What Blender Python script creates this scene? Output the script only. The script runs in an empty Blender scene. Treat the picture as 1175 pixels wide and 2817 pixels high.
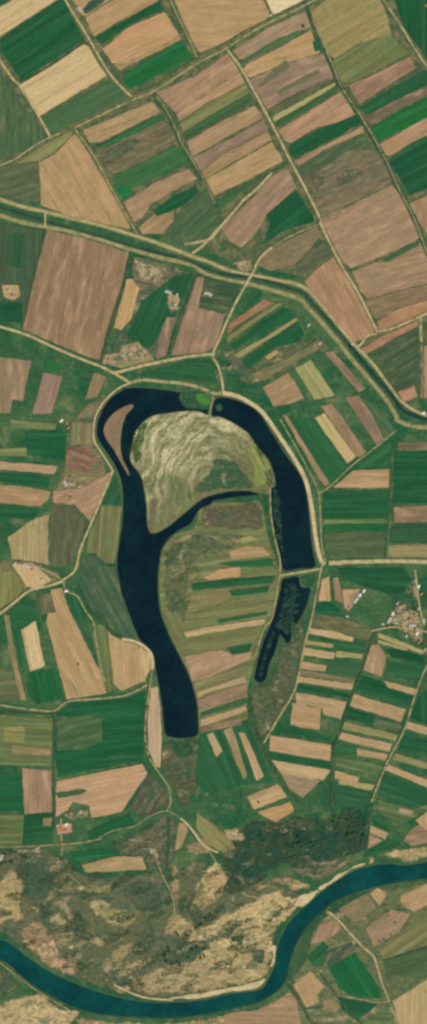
import bpy, bmesh, math, random
from mathutils import Vector, Matrix, noise as mnoise
from mathutils.geometry import delaunay_2d_cdt
R = math.radians
random.seed(7)
scene = bpy.context.scene
COL = scene.collection

# ------------------------------------------------------------------ camera, sky, sun, exposure
S = 1.5                      # metres on the ground per survey unit
TOPH = 12000.0
cam_d = bpy.data.cameras.new("aerial_camera")
cam = bpy.data.objects.new("aerial_camera", cam_d)
COL.objects.link(cam)
cam.location = (0, 0, TOPH)
cam.rotation_euler = (0, 0, 0)
cam_d.sensor_fit = 'VERTICAL'
cam_d.sensor_height = 36.0
cam_d.lens = 36.0 * TOPH / (2817 * S)
cam_d.clip_start = 10
cam_d.clip_end = 60000
scene.camera = cam

SUN_EL, SUN_AZ = 52, 140     # azimuth clockwise from picture-up
w_ = bpy.data.worlds.new("World")
scene.world = w_
w_.use_nodes = True
nt = w_.node_tree
bg = nt.nodes['Background']
sky = nt.nodes.new('ShaderNodeTexSky')
sky.sky_type = 'NISHITA'
sky.sun_disc = False
sky.sun_elevation = R(SUN_EL)
sky.sun_rotation = R(SUN_AZ)
nt.links.new(sky.outputs[0], bg.inputs[0])
bg.inputs[1].default_value = 0.06
sd = bpy.data.lights.new("sun", 'SUN')
sd.energy = 4.0
sd.angle = R(0.5)
sd.color = (1.0, 0.975, 0.92)
sun = bpy.data.objects.new("sun", sd)
COL.objects.link(sun)
_d = Vector((math.sin(R(SUN_AZ)) * math.cos(R(SUN_EL)), math.cos(R(SUN_AZ)) * math.cos(R(SUN_EL)), math.sin(R(SUN_EL))))
sun.rotation_euler = _d.to_track_quat('Z', 'Y').to_euler()
sun.location = _d * 5000
scene.view_settings.view_transform = 'Standard'
scene.view_settings.look = 'None'
scene.view_settings.exposure = 0.50
scene.view_settings.gamma = 1
scene.render.engine = 'CYCLES'
scene.cycles.filter_width = 2.7
scene.cycles.max_bounces = 5

# ------------------------------------------------------------------ survey coordinates -> metres
TILE = {'A': (0, 0), 'B': (575, 0), 'C': (0, 560), 'D': (575, 560), 'E': (0, 1120), 'F': (575, 1120),
        'G': (0, 1680), 'H': (575, 1680), 'I': (0, 2217), 'J': (575, 2217)}
K = 600 / 1074.0
def W(t, x, y):
    ox, oy = TILE[t]
    return ((ox + x * K - 587.5) * S, (1408.5 - oy - y * K) * S)
def P(t, s):
    return [W(t, *[float(v) for v in q.split(',')]) for q in s.split()]
def PP(s):
    """points from several survey sheets: 'E:1,2 3,4 F:5,6'"""
    out = []; t = None
    for q in s.split():
        if ':' in q: t, q = q.split(':')
        out.append(W(t, *[float(v) for v in q.split(',')]))
    return out
def lin(c):
    v = c / 255.0
    return v / 12.92 if v <= .04045 else ((v + .055) / 1.055) ** 2.4
ALB = 0.62
def alb(rgb): return tuple(lin(c) * ALB for c in rgb) + (1.0,)

# ------------------------------------------------------------------ materials
def nn(t, kind, **kw):
    n = t.nodes.new(kind)
    for k, v in kw.items(): setattr(n, k, v)
    return n
def new_mat(name, rough=0.95):
    m = bpy.data.materials.new(name); m.use_nodes = True
    b = m.node_tree.nodes['Principled BSDF']
    b.inputs['Roughness'].default_value = rough
    b.inputs['Specular IOR Level'].default_value = 0.15
    return m, m.node_tree, b
def noise_n(t, vec, scale, detail=3.0, rough=0.55, dist=0.0):
    n = nn(t, 'ShaderNodeTexNoise'); n.inputs['Scale'].default_value = scale
    n.inputs['Detail'].default_value = detail; n.inputs['Roughness'].default_value = rough
    n.inputs['Distortion'].default_value = dist
    t.links.new(vec, n.inputs['Vector'])
    return n.outputs['Fac']
def rng(t, v, a, b, lo, hi):
    n = nn(t, 'ShaderNodeMapRange'); n.interpolation_type = 'SMOOTHSTEP'
    t.links.new(v, n.inputs[0])
    for i, x in zip((1, 2, 3, 4), (a, b, lo, hi)): n.inputs[i].default_value = x
    return n.outputs[0]
def mix(t, f, a, b, mode='MIX'):
    n = nn(t, 'ShaderNodeMix', data_type='RGBA', blend_type=mode)
    if isinstance(f, float): n.inputs[0].default_value = f
    else: t.links.new(f, n.inputs[0])
    for i, v in ((6, a), (7, b)):
        if isinstance(v, tuple): n.inputs[i].default_value = v
        else: t.links.new(v, n.inputs[i])
    return n.outputs[2]
def vmul(t, v, k):
    n = nn(t, 'ShaderNodeVectorMath', operation='MULTIPLY'); t.links.new(v, n.inputs[0]); n.inputs[1].default_value = k
    return n.outputs[0]
def mulc(t, col, v):
    n = nn(t, 'ShaderNodeVectorMath', operation='SCALE'); t.links.new(col, n.inputs[0]); t.links.new(v, n.inputs['Scale'])
    return n.outputs[0]
def field_mat(name, c2, c3, streak, patch, fine, streak_amt, patch_amt, val=0.2, weeds=.45):
    """tilled or grown land: colour of the plot, streaked along its rows, patched with other growth"""
    m, t, b = new_mat(name)
    oi = nn(t, 'ShaderNodeObjectInfo')
    uv = nn(t, 'ShaderNodeTexCoord')
    off = nn(t, 'ShaderNodeVectorMath', operation='SCALE'); off.inputs[0].default_value = (5000, 3100, 0)
    t.links.new(oi.outputs['Random'], off.inputs['Scale'])
    ad = nn(t, 'ShaderNodeVectorMath', operation='ADD'); t.links.new(uv.outputs['UV'], ad.inputs[0]); t.links.new(off.outputs[0], ad.inputs[1])
    v = ad.outputs[0]
    s1 = noise_n(t, vmul(t, v, (.36 / streak, 8 / streak, 1)), 1.0, 3.0, 0.55)
    s2 = noise_n(t, vmul(t, v, (.5 / streak, 19 / streak, 1)), 1.0, 2.0, 0.5)
    p1 = noise_n(t, vmul(t, v, (.8 / patch, 2.6 / patch, 1)), 1.0, 4.0, 0.6, .1)
    f1 = noise_n(t, vmul(t, v, (.6 / fine, 1.6 / fine, 1)), 1.0, 3.0, 0.7)
    c = oi.outputs['Color']
    c = mix(t, rng(t, s1, .45, .72, 0, streak_amt), c, alb(c2))
    c = mix(t, rng(t, p1, .46, .70, 0, patch_amt), c, alb(c3))
    w1 = noise_n(t, vmul(t, v, (1 / streak, 7 / streak, 1)), 1.0, 5.0, .68, .1)
    c = mix(t, rng(t, w1, .56, .72, 0, weeds), c, alb((88, 98, 64)))
    for s, k in ((s2, val), (s1, val * 1.2), (p1, val * .9), (f1, val)):
        c = mulc(t, c, rng(t, s, .28, .72, 1 - k, 1 + k))
    t.links.new(c, b.inputs['Base Color'])
    return m
M = {}
M['soil'] = field_mat('tilled_soil', (112, 104, 72), (182, 144, 112), 170, 90, 14, .5, .55, .11, .4)
M['crop'] = field_mat('green_crop', (64, 102, 62), (20, 80, 50), 190, 85, 16, .4, .5, .12, .3)
M['grass'] = field_mat('dry_grass', (150, 134, 90), (72, 108, 64), 170, 80, 14, .45, .5, .13)
M['mixed'] = field_mat('weedy_fallow', (58, 92, 60), (146, 120, 88), 130, 50, 12, .55, .5, .14)
M['weedy'] = field_mat('green_fallow', (88, 102, 68), (108, 108, 76), 150, 60, 12, .35, .55, .11, .3)
M['scrub'] = field_mat('scrub_cover', (196, 172, 122), (66, 84, 60), 130, 60, 16, .6, .65, .22)

def feather(t, b, scale, lo=1.12):
    """cover that thins out into clumps towards its border (vertex attribute 'cover')"""
    at = nn(t, 'ShaderNodeAttribute', attribute_name='cover')
    g = nn(t, 'ShaderNodeNewGeometry').outputs['Position']
    n = noise_n(t, g, 1 / scale, 5, .7, .5)
    ad = nn(t, 'ShaderNodeMath', operation='MULTIPLY_ADD'); t.links.new(n, ad.inputs[0]); ad.inputs[1].default_value = 1.9
    t.links.new(at.outputs['Fac'], ad.inputs[2])
    t.links.new(rng(t, ad.outputs[0], lo, lo + .33, 0, 1), b.inputs['Alpha'])
def wild_mat(name, cols, big, mid, small, val):
    """rough country: clumps of several growths, no rows"""
    m, t, b = new_mat(name)
    g = nn(t, 'ShaderNodeNewGeometry').outputs['Position']
    mp = nn(t, 'ShaderNodeMapping'); t.links.new(g, mp.inputs[0]); mp.inputs['Rotation'].default_value = (0, 0, -.55); mp.inputs['Scale'].default_value = (.6, 1, 1)
    v = mp.outputs[0]
    a1 = noise_n(t, v, 1 / big, 5, .65, .8); a2 = noise_n(t, vmul(t, v, (1, 1.6, 1)), 1 / mid, 5, .7, 1.0); a3 = noise_n(t, v, 1 / small, 3, .75, .5)
    sh = nn(t, 'ShaderNodeVectorMath', operation='ADD'); t.links.new(v, sh.inputs[0]); sh.inputs[1].default_value = (777, 333, 50)
    a4 = noise_n(t, sh.outputs[0], 1 / (mid * 1.4), 5, .7, 1.0)
    oi = nn(t, 'ShaderNodeObjectInfo')
    c = mix(t, rng(t, a1, .42, .6, 0, .55), oi.outputs['Color'], alb(cols[0]))
    c = mix(t, rng(t, a2, .50, .62, 0, .85), c, alb(cols[1]))
    c = mix(t, rng(t, a4, .54, .66, 0, .8), c, alb(cols[2]))
    for s, k in ((a2, val * .5), (a3, val)):
        c = mulc(t, c, rng(t, s, .3, .7, 1 - k, 1 + k))
    t.links.new(c, b.inputs['Base Color'])
    feather(t, b, 45)
    return m
M['wild'] = wild_mat('rough_pasture', ((98, 102, 74), (58, 82, 60), (164, 144, 104)), 180, 58, 12, .30)
M['dry'] = wild_mat('dry_grassland', ((160, 142, 98), (84, 96, 66), (208, 184, 130)), 130, 42, 12, .32)
M['thicket'] = wild_mat('thicket_floor', ((32, 80, 54), (20, 58, 46), (128, 118, 88)), 130, 48, 12, .36)

def scroll_mat():
    """meander scroll bars: curved bands of dry and green grass around an old bend"""
    m, t, b = new_mat('scroll_bar_grass')
    g = nn(t, 'ShaderNodeNewGeometry').outputs['Position']
    c0 = W('E', 1060, 420)
    mp = nn(t, 'ShaderNodeVectorMath', operation='SUBTRACT'); t.links.new(g, mp.inputs[0]); mp.inputs[1].default_value = (c0[0], c0[1], 0)
    v = vmul(t, mp.outputs[0], (1, .8, 0))
    ln = nn(t, 'ShaderNodeVectorMath', operation='LENGTH'); t.links.new(v, ln.inputs[0])
    nb = noise_n(t, g, 1 / 120, 4, .6)
    ad = nn(t, 'ShaderNodeMath', operation='MULTIPLY_ADD'); t.links.new(nb, ad.inputs[0]); ad.inputs[1].default_value = 110; t.links.new(ln.outputs['Value'], ad.inputs[2])
    sp = nn(t, 'ShaderNodeSeparateXYZ'); t.links.new(vmul(t, v, (.13, .13, 0)), sp.inputs[0])
    cx = nn(t, 'ShaderNodeCombineXYZ'); t.links.new(ad.outputs[0], cx.inputs[0]); t.links.new(sp.outputs[0], cx.inputs[1]); t.links.new(sp.outputs[1], cx.inputs[2])
    rings = noise_n(t, cx.outputs[0], 1 / 15, 4, .65, .3)
    p = noise_n(t, g, 1 / 55, 5, .7, .6); f = noise_n(t, g, 1 / 13, 3, .7); big = noise_n(t, g, 1 / 170, 3, .5)
    oi = nn(t, 'ShaderNodeObjectInfo')
    dr = nn(t, 'ShaderNodeVectorMath', operation='DOT_PRODUCT'); t.links.new(mp.outputs[0], dr.inputs[0]); dr.inputs[1].default_value = (-.6, .8, 0)
    dry = nn(t, 'ShaderNodeMath', operation='MULTIPLY_ADD'); t.links.new(p, dry.inputs[0]); dry.inputs[1].default_value = 260; t.links.new(dr.outputs['Value'], dry.inputs[2])
    rr = nn(t, 'ShaderNodeMath', operation='MULTIPLY'); t.links.new(rng(t, rings, .36, .64, .1, .9), rr.inputs[0]); t.links.new(rng(t, dry.outputs[0], 120, 360, .0, 1), rr.inputs[1])
    c = mix(t, rr.outputs[0], oi.outputs['Color'], alb((200, 188, 142)))
    c = mix(t, rng(t, p, .5, .66, 0, .7), c, alb((116, 124, 72)))
    c = mix(t, rng(t, big, .5, .64, 0, .6), c, alb((88, 106, 66)))
    for s, k in ((rings, .14), (f, .2)): c = mulc(t, c, rng(t, s, .3, .7, 1 - k, 1 + k))
    t.links.new(c, b.inputs['Base Color'])
    return m
M['scroll'] = scroll_mat()

def ground_mat():
    m, t, b = new_mat('meadow_ground')
    g = nn(t, 'ShaderNodeNewGeometry').outputs['Position']
    n1 = noise_n(t, g, 1 / 260, 4, .6, .5); n2 = noise_n(t, g, 1 / 70, 4, .65, .4); n3 = noise_n(t, g, 1 / 15, 3, .7)
    n4 = noise_n(t, vmul(t, g, (1, 3.2, 1)), 1 / 90, 3, .6)
    c = mix(t, rng(t, n1, .35, .65, 0, 1), alb((34, 88, 54)), alb((74, 104, 64)))
    c = mix(t, rng(t, n2, .52, .72, 0, .6), c, alb((120, 118, 76)))
    c = mix(t, rng(t, n4, .5, .7, 0, .5), c, alb((26, 82, 50)))
    for s, k in ((n2, .10), (n3, .22)):
        c = mulc(t, c, rng(t, s, .3, .7, 1 - k, 1 + k))
    t.links.new(c, b.inputs['Base Color'])
    return m
M['ground'] = ground_mat()

def simple_mat(name, rgb, rgb2, scale=20, amt=.6, val=.15, rough=.95):
    m, t, b = new_mat(name, rough)
    g = nn(t, 'ShaderNodeNewGeometry').outputs['Position']
    n1 = noise_n(t, g, 1 / scale, 4, .65, .3); n2 = noise_n(t, g, 3.3 / scale, 3, .6)
    c = mix(t, rng(t, n1, .42, .66, 0, amt), alb(rgb), alb(rgb2))
    c = mulc(t, c, rng(t, n2, .3, .7, 1 - val, 1 + val))
    t.links.new(c, b.inputs['Base Color'])
    return m
M['track'] = simple_mat('dirt_track', (172, 158, 112), (104, 110, 72), 22, .95)
M['road'] = simple_mat('gravel_road', (192, 172, 124), (138, 128, 88), 26, .8)
M['olive'] = simple_mat('farm_balks', (72, 92, 60), (126, 118, 80), 45, .85, .2)
M['weed'] = simple_mat('floating_weed', (26, 58, 50), (56, 86, 60), 14, .8, .3)
feather(M['weed'].node_tree, M['weed'].node_tree.nodes['Principled BSDF'], 30, 1.72)
M['yard'] = simple_mat('trodden_yard', (170, 150, 112), (86, 100, 70), 20, 1.0, .25)
feather(M['yard'].node_tree, M['yard'].node_tree.nodes['Principled BSDF'], 26, 1.3)
M['verge'] = simple_mat('verge_grass', (84, 98, 62), (122, 114, 74), 30, .8, .2)
M['dark_verge'] = simple_mat('ditch_growth', (50, 82, 56), (92, 98, 64), 40, .7)
M['dyke'] = simple_mat('dyke_turf', (152, 144, 96), (106, 112, 70), 35, .7)
M['sand'] = simple_mat('pale_sand', (206, 184, 136), (170, 150, 105), 40, .6)
M['bank'] = simple_mat('bank_mud', (96, 96, 66), (60, 82, 56), 14, .6)
M['reed'] = simple_mat('reed_growth', (38, 78, 54), (72, 100, 58), 18, .8, .25)
M['bright_reed'] = simple_mat('bright_reed_growth', (78, 130, 50), (50, 110, 48), 18, .8, .25)
M['leaf_dark'] = simple_mat('dark_foliage', (40, 82, 56), (70, 98, 62), 9, .7, .25)
M['leaf_scrub'] = simple_mat('scrub_foliage', (58, 86, 60), (92, 104, 70), 30, .8, .2)
M['leaf_mid'] = simple_mat('mid_foliage', (58, 96, 58), (92, 116, 64), 9, .7, .25)
M['bark'] = simple_mat('bark', (92, 74, 56), (70, 58, 44), 1, .6)
M['concrete'] = simple_mat('concrete', (188, 180, 150), (150, 146, 120), 5, .5)
M['wall_white'] = simple_mat('white_render', (240, 236, 220), (222, 214, 196), 4, .5, .05)
M['wall_ochre'] = simple_mat('ochre_render', (214, 186, 140), (196, 168, 126), 4, .5, .05)
M['tile_red'] = simple_mat('red_roof_tile', (196, 124, 96), (160, 100, 80), 3, .6)
M['sheet_grey'] = simple_mat('pale_roof_sheet', (188, 178, 156), (160, 152, 134), 5, .6, .1, .5)
M['sheet_white'] = simple_mat('white_roof_sheet', (238, 234, 224), (214, 208, 196), 5, .6, .1, .5)
M['tile_brown'] = simple_mat('brown_roof_tile', (150, 112, 92), (120, 92, 76), 3, .6)
M['glass'] = simple_mat('window_glass', (40, 50, 58), (52, 62, 70), 1, .5, .1, .1)
M['wood'] = simple_mat('painted_door', (96, 66, 44), (80, 56, 40), 1, .5)

def water_mat(name, c1, c2, spec=.5):
    m, t, b = new_mat(name, .12)
    b.inputs['Specular IOR Level'].default_value = spec
    g = nn(t, 'ShaderNodeNewGeometry').outputs['Position']
    n1 = noise_n(t, g, 1 / 150, 4, .6, .6); n2 = noise_n(t, g, 1 / 24, 3, .6)
    c = mix(t, rng(t, n1, .35, .68, 0, 1), alb(c1), alb(c2))
    c = mulc(t, c, rng(t, n2, .3, .7, .86, 1.14))
    t.links.new(c, b.inputs['Base Color'])
    bp = nn(t, 'ShaderNodeBump'); bp.inputs['Strength'].default_value = .08; bp.inputs['Distance'].default_value = .3
    t.links.new(noise_n(t, g, 1 / 4, 3, .6), bp.inputs['Height'])
    t.links.new(bp.outputs[0], b.inputs['Normal'])
    return m
M['lake'] = water_mat('lake_water', (8, 30, 38), (14, 40, 44), .2)
M['river'] = water_mat('river_water', (6, 60, 58), (12, 74, 66), .2)
M['canal'] = water_mat('canal_water', (22, 62, 48), (30, 72, 54))

# ------------------------------------------------------------------ helpers
def link(o): COL.objects.link(o); return o
def obj(name, bm, mat, parent=None):
    me = bpy.data.meshes.new(name); bm.to_mesh(me); bm.free()
    me.materials.append(mat)
    o = link(bpy.data.objects.new(name, me))
    if parent is not None: o.parent = parent
    return o
def tag(o, label, cat, group=None):
    o['label'] = label; o['category'] = cat
    if group: o['group'] = group
    return o
def struct(o, kind='structure'): o['kind'] = kind; return o
def thing(name, label, cat, loc=(0, 0, 0), rz=0, group=None):
    o = link(bpy.data.objects.new(name, None)); o.location = loc; o.rotation_euler = (0, 0, rz)
    o.empty_display_size = 2
    return tag(o, label, cat, group)
def dup(root, loc, rz, scale=1.0, label=None, group=None):
    r = root.copy(); link(r); r.location = loc; r.rotation_euler = (0, 0, rz); r.scale = (scale,) * 3
    if label: r['label'] = label
    if group: r['group'] = group
    for ch in list(root.children):
        c = ch.copy(); link(c); c.parent = r
        for g in list(ch.children):
            d = g.copy(); link(d); d.parent = c
    return r
def smooth(pts, closed, n=6):
    out = []; N = len(pts)
    for i in range(N if closed else N - 1):
        p0, p1, p2, p3 = (pts[(i - 1) % N], pts[i % N], pts[(i + 1) % N], pts[(i + 2) % N]) if closed else \
            (pts[max(i - 1, 0)], pts[i], pts[i + 1], pts[min(i + 2, N - 1)])
        for k in range(n):
            u = k / n
            out.append(tuple(.5 * (2 * p1[j] + (p2[j] - p0[j]) * u + (2 * p0[j] - 5 * p1[j] + 4 * p2[j] - p3[j]) * u * u
                                   + (3 * p1[j] - p0[j] - 3 * p2[j] + p3[j]) * u ** 3) for j in (0, 1)))
    if not closed: out.append(tuple(pts[-1]))
    return out
def wobble(pts, amp, step=14, closed=True):
    out = []; N = len(pts)
    for i in range(N if closed else N - 1):
        a = Vector(pts[i]); b = Vector(pts[(i + 1) % N]); L = (b - a).length
        k = max(1, int(L / step)); nrm = Vector((-(b - a).y, (b - a).x)) / max(L, 1e-6)
        for j in range(k):
            p = a.lerp(b, j / k)
            s = mnoise.noise(Vector((p.x / 31, p.y / 31, 3.7))) + .6 * mnoise.noise(Vector((p.x / 11, p.y / 11, 9.1)))
            p = p + nrm * s * amp
            out.append((p.x, p.y))
    if not closed: out.append(tuple(pts[-1]))
    return out
def inside(p, poly):
    x, y = p; c = False; j = len(poly) - 1
    for i in range(len(poly)):
        xi, yi = poly[i]; xj, yj = poly[j]
        if (yi > y) != (yj > y) and x < (xj - xi) * (y - yi) / (yj - yi) + xi: c = not c
        j = i
    return c
def fill(outer, holes, z):
    """flat triangulated sheet bounded by outer with holes cut out"""
    vs = []; es = []
    for ring in [outer] + holes:
        b0 = len(vs); vs += [Vector(p) for p in ring]
        es += [(b0 + i, b0 + (i + 1) % len(ring)) for i in range(len(ring))]
    V, E, F, *_ = delaunay_2d_cdt(vs, es, [], 0, 1e-4)
    bm = bmesh.new(); bv = [bm.verts.new((v.x, v.y, z)) for v in V]
    for f in F:
        c = sum((V[i] for i in f), Vector((0, 0))) / len(f)
        if inside(c, outer) and not any(inside(c, h) for h in holes):
            try: bm.faces.new([bv[i] for i in f])
            except ValueError: pass
    for v in [v for v in bm.verts if not v.link_faces]: bm.verts.remove(v)
    bmesh.ops.recalc_face_normals(bm, faces=bm.faces)
    if bm.faces and sum(f.normal.z for f in bm.faces) < 0: bmesh.ops.reverse_faces(bm, faces=bm.faces)
    return bm
def prism(pts, z0, z1, ang, slope=1.2):
    """a low body of soil or crop: top sheet plus sloping sides, rows along ang"""
    bm = fill(pts, [], z1)
    border = [e for e in bm.edges if len(e.link_faces) == 1]
    r = bmesh.ops.extrude_edge_only(bm, edges=border)
    for v in [g for g in r['geom'] if isinstance(g, bmesh.types.BMVert)]: v.co.z = z0
    uv = bm.loops.layers.uv.new('rows')
    ca, sa = math.cos(ang), math.sin(ang)
    for f in bm.faces:
        for l in f.loops:
            x, y = l.vert.co.x, l.vert.co.y
            l[uv].uv = (x * ca + y * sa, -x * sa + y * ca)
    return bm
def ribbon(pts, prof, n=6, straight=False):
    """sweep a cross-section [(side, z), ...] along a path"""
    keep = [pts[0]]
    for p in pts[1:]:
        if (Vector(p) - Vector(keep[-1])).length > 16: keep.append(p)
    q = keep if straight else smooth(keep, False, n)
    bm = bmesh.new(); rows = []
    for i, p in enumerate(q):
        a = Vector(q[max(i - 1, 0)]); b = Vector(q[min(i + 1, len(q) - 1)]); d = (b - a).normalized()
        nx, ny = -d.y, d.x
        jit = mnoise.noise(Vector((p[0] / 25, p[1] / 25, 0))) * .18 + 1
        rows.append([bm.verts.new((p[0] + nx * s * jit, p[1] + ny * s * jit, z)) for s, z in prof])
    for r0, r1 in zip(rows, rows[1:]):
        for k in range(len(prof) - 1):
            bm.faces.new((r0[k], r0[k + 1], r1[k + 1], r1[k]))
    bmesh.ops.recalc_face_normals(bm, faces=bm.faces)
    if sum(f.normal.z for f in bm.faces) < 0: bmesh.ops.reverse_faces(bm, faces=bm.faces)
    return bm
def box(bm, x0, x1, y0, y1, z0, z1):
    v = [bm.verts.new((x, y, z)) for z in (z0, z1) for x, y in ((x0, y0), (x1, y0), (x1, y1), (x0, y1))]
    for f in ((3, 2, 1, 0), (4, 5, 6, 7), (0, 1, 5, 4), (1, 2, 6, 5), (2, 3, 7, 6), (3, 0, 4, 7)):
        bm.faces.new([v[i] for i in f])

# ------------------------------------------------------------------ water outlines
west_arm = PP("E:1022,-27 985,-40 940,-62 870,-80 750,-95 640,-98 590,-80 520,-20 483,60 474,110 482,160 540,250 580,320 600,400 602,480 "
              "598,580 582,680 573,770 585,860 600,930 640,1040 G:660,90 690,150 735,195 757,235 763,290 775,350 790,430 800,520 808,595 830,622 "
              "900,630 968,618 980,575 975,480 960,400 930,310 890,230 840,130 800,30 E:785,960 780,860 786,770 800,700 830,650 880,610 "
              "940,575 985,505 1040,480 F:20,465 100,450 190,440 235,436 240,424 190,410 100,412 0,435 E:980,460 920,510 860,560 800,603 755,620 735,605 725,560 "
              "722,480 710,400 690,330 642,262 650,200 665,130 700,80 750,45 830,30 900,22 970,20 1022,36")
spit = PP("E:652,-12 640,-14 590,10 540,50 512,100 520,150 562,212 602,285 636,338 626,300 606,260 594,210 594,160 602,95 622,40 655,2")
east_arm = PP("F:14,-8 40,-47 100,-47 180,-20 240,15 290,90 340,170 400,260 450,330 480,400 490,480 500,570 510,680 523,785 "
              "440,797 368,806 345,720 322,640 304,540 299,440 304,402 325,380 315,320 290,260 240,200 190,130 120,80 60,52 14,42")
south_pool = PP("F:368,842 440,834 452,880 500,892 490,960 460,1020 432,1070 H:410,60 405,138 380,160 350,120 335,180 300,260 285,330 "
                "250,355 222,330 235,260 255,180 290,90 F:325,990 350,900 358,860")
river = PP("I:-400,400 -150,585 -20,645 60,680 150,750 260,820 400,882 550,930 700,960 850,966 1000,952 J:0,945 120,920 250,900 290,850 320,780 330,700 350,640 "
           "400,560 460,500 540,430 620,370 720,312 800,290 900,280 960,290 1094,270 1400,230 1400,330 1094,360 960,375 850,395 720,430 620,472 550,530 480,600 430,680 "
           "405,760 385,850 330,920 240,970 120,1000 0,1025 I:900,1042 700,1045 500,1030 350,990 200,910 100,840 20,770 -150,700 -400,520")
def shore(p, amp): return wobble(smooth(p, True, 5), amp, 10)
west_arm, spit, east_arm, south_pool, river = shore(west_arm, 1.6), shore(spit, 1), shore(east_arm, 2), shore(south_pool, 4), shore(river, 1.8)
WATERS = [west_arm, east_arm, south_pool, river]
def in_water(p): return any(inside(p, q) for q in WATERS) and not inside(p, spit)
BIG = [(-16000, -16000), (16000, -16000), (16000, 16000), (-16000, 16000)]
struct(obj('ground', fill(BIG, WATERS, 0), M['ground']))
def water_body(name, ring, z, mat, bank=True):
    b = bmesh.new()
    xs = [p[0] for p in ring]; ys = [p[1] for p in ring]
    c = (sum(xs) / len(xs), sum(ys) / len(ys))
    o = struct(obj(name, fill(ring, [], z), mat))
    # sloping bank from the ground edge down past the water line
    bm = bmesh.new(); N = len(ring); rows = []
    area = sum(ring[i][0] * ring[(i + 1) % N][1] - ring[(i + 1) % N][0] * ring[i][1] for i in range(N))
    sg = 1 if area > 0 else -1
    for i, p in enumerate(ring):
        a = Vector(ring[i - 1]); d = (Vector(ring[(i + 1) % N]) - a).normalized()
        n = Vector((-d.y, d.x)) * sg
        rows.append((bm.verts.new((p[0] - n.x * 1.5, p[1] - n.y * 1.5, .02)), bm.verts.new((p[0] + n.x * 3.5, p[1] + n.y * 3.5, z - .3))))
    for i in range(N):
        a, b2 = rows[i], rows[(i + 1) % N]
        bm.faces.new((a[0], b2[0], b2[1], a[1]))
    bmesh.ops.recalc_face_normals(bm, faces=bm.faces)
    if sum(f.normal.z for f in bm.faces) < 0: bmesh.ops.reverse_faces(bm, faces=bm.faces)
    struct(obj(name.split('_')[0] + '_bank', bm, M['bank']))
water_body('lake_water', west_arm, -1.2, M['lake'])
water_body('lake_water', east_arm, -1.2, M['lake'])
water_body('lake_water', south_pool, -1.2, M['lake'])
water_body('river_water', river, -2.0, M['river'])
# ------------------------------------------------------------------ broad land cover (terrain)
def main_angle(pts):
    best = 0; ang = 0
    for i in range(len(pts)):
        a = Vector(pts[i]); b = Vector(pts[(i + 1) % len(pts)])
        L = (b - a).length
        if L > best: best = L; ang = math.atan2((b - a).y, (b - a).x)
    return ang
def cover_bm(q, cut, z, D):
    xs = [p[0] for p in q]; ys = [p[1] for p in q]
    inner = []; gx = min(xs)
    step = D * .8
    while gx < max(xs):
        gy = min(ys)
        while gy < max(ys):
            if inside((gx, gy), q): inner.append((gx + random.uniform(-2, 2), gy + random.uniform(-2, 2)))
            gy += step
        gx += step
    bm = cut_fill(q, cut, z, inner)
    la = bm.verts.layers.float.new('cover')
    N = len(q)
    segs = [(Vector(q[i]), Vector(q[(i + 1) % N])) for i in range(N)]
    for v in bm.verts:
        p = Vector((v.co.x, v.co.y)); best = 1e9
        for a0, b0 in segs:
            d0 = b0 - a0; u = max(0, min(1, (p - a0).dot(d0) / max(d0.length_squared, 1e-6)))
            best = min(best, (p - a0 - d0 * u).length)
        v[la] = min(1, best / D)
    return bm
_pz = [0]
def clip_out(pts): return pts
def patch(name, pts, mkey, rgb=None, z=None, ang=None, amp=6, sm=True):
    _pz[0] += 1
    z = z if z is not None else .1 + _pz[0] * .0145
    q = smooth(pts, True, 5) if sm else pts
    soft = mkey in ('wild', 'dry', 'thicket', 'yard')
    if soft: amp = 4
    q = wobble(q, amp, 16)
    cut = [w for w in WATERS if any(inside(p, q) for p in w) or any(inside(p, w) for p in q)]
    a = main_angle(pts) if ang is None else R(ang)
    if soft:
        D = 30 if mkey == 'yard' else 34
        bm = cover_bm(q, cut, z, D)
    elif cut:   # keep land cover off the water
        bm = cut_fill(q, cut, z)
        uv = bm.loops.layers.uv.new('rows'); ca, sa = math.cos(a), math.sin(a)
        for f in bm.faces:
            for l in f.loops:
                x, y = l.vert.co.x, l.vert.co.y
                l[uv].uv = (x * ca + y * sa, -x * sa + y * ca)
    else:
        bm = prism(q, 0.01, z, a)
    o = struct(obj(name, bm, M[mkey]))
    if rgb: o.color = tuple(lin(c) * ALB for c in rgb) + (1,)
    return o
def cut_fill(outer, holes, z, extra=()):
    vs = []; es = []
    for ring in [outer] + holes:
        b0 = len(vs); vs += [Vector(p) for p in ring]
        es += [(b0 + i, b0 + (i + 1) % len(ring)) for i in range(len(ring))]
    vs += [Vector(p) for p in extra]
    V, E, F, *_ = delaunay_2d_cdt(vs, es, [], 0, 1e-4)
    bm = bmesh.new(); bv = [bm.verts.new((v.x, v.y, z)) for v in V]
    for f in F:
        c = sum((V[i] for i in f), Vector((0, 0))) / len(f)
        if inside(c, outer) and not any(inside(c, h) for h in holes): bm.faces.new([bv[i] for i in f])
    for v in [v for v in bm.verts if not v.link_faces]: bm.verts.remove(v)
    bmesh.ops.recalc_face_normals(bm, faces=bm.faces)
    if bm.faces and sum(f.normal.z for f in bm.faces) < 0: bmesh.ops.reverse_faces(bm, faces=bm.faces)
    return bm

# the sand spit inside the western arm
struct(obj('spit', prism(spit, -2, .1, R(60)), M['grass'])).color = alb((142, 116, 88))
patch('farmland', PP("A:-900,-900 B:2000,-900 D:2000,420 1074,980 900,860 700,630 560,450 462,360 330,330 200,300 90,280 0,240 C:660,110 330,20 110,-30 -20,-80 -900,-300"), 'olive', amp=1, sm=False)
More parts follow.
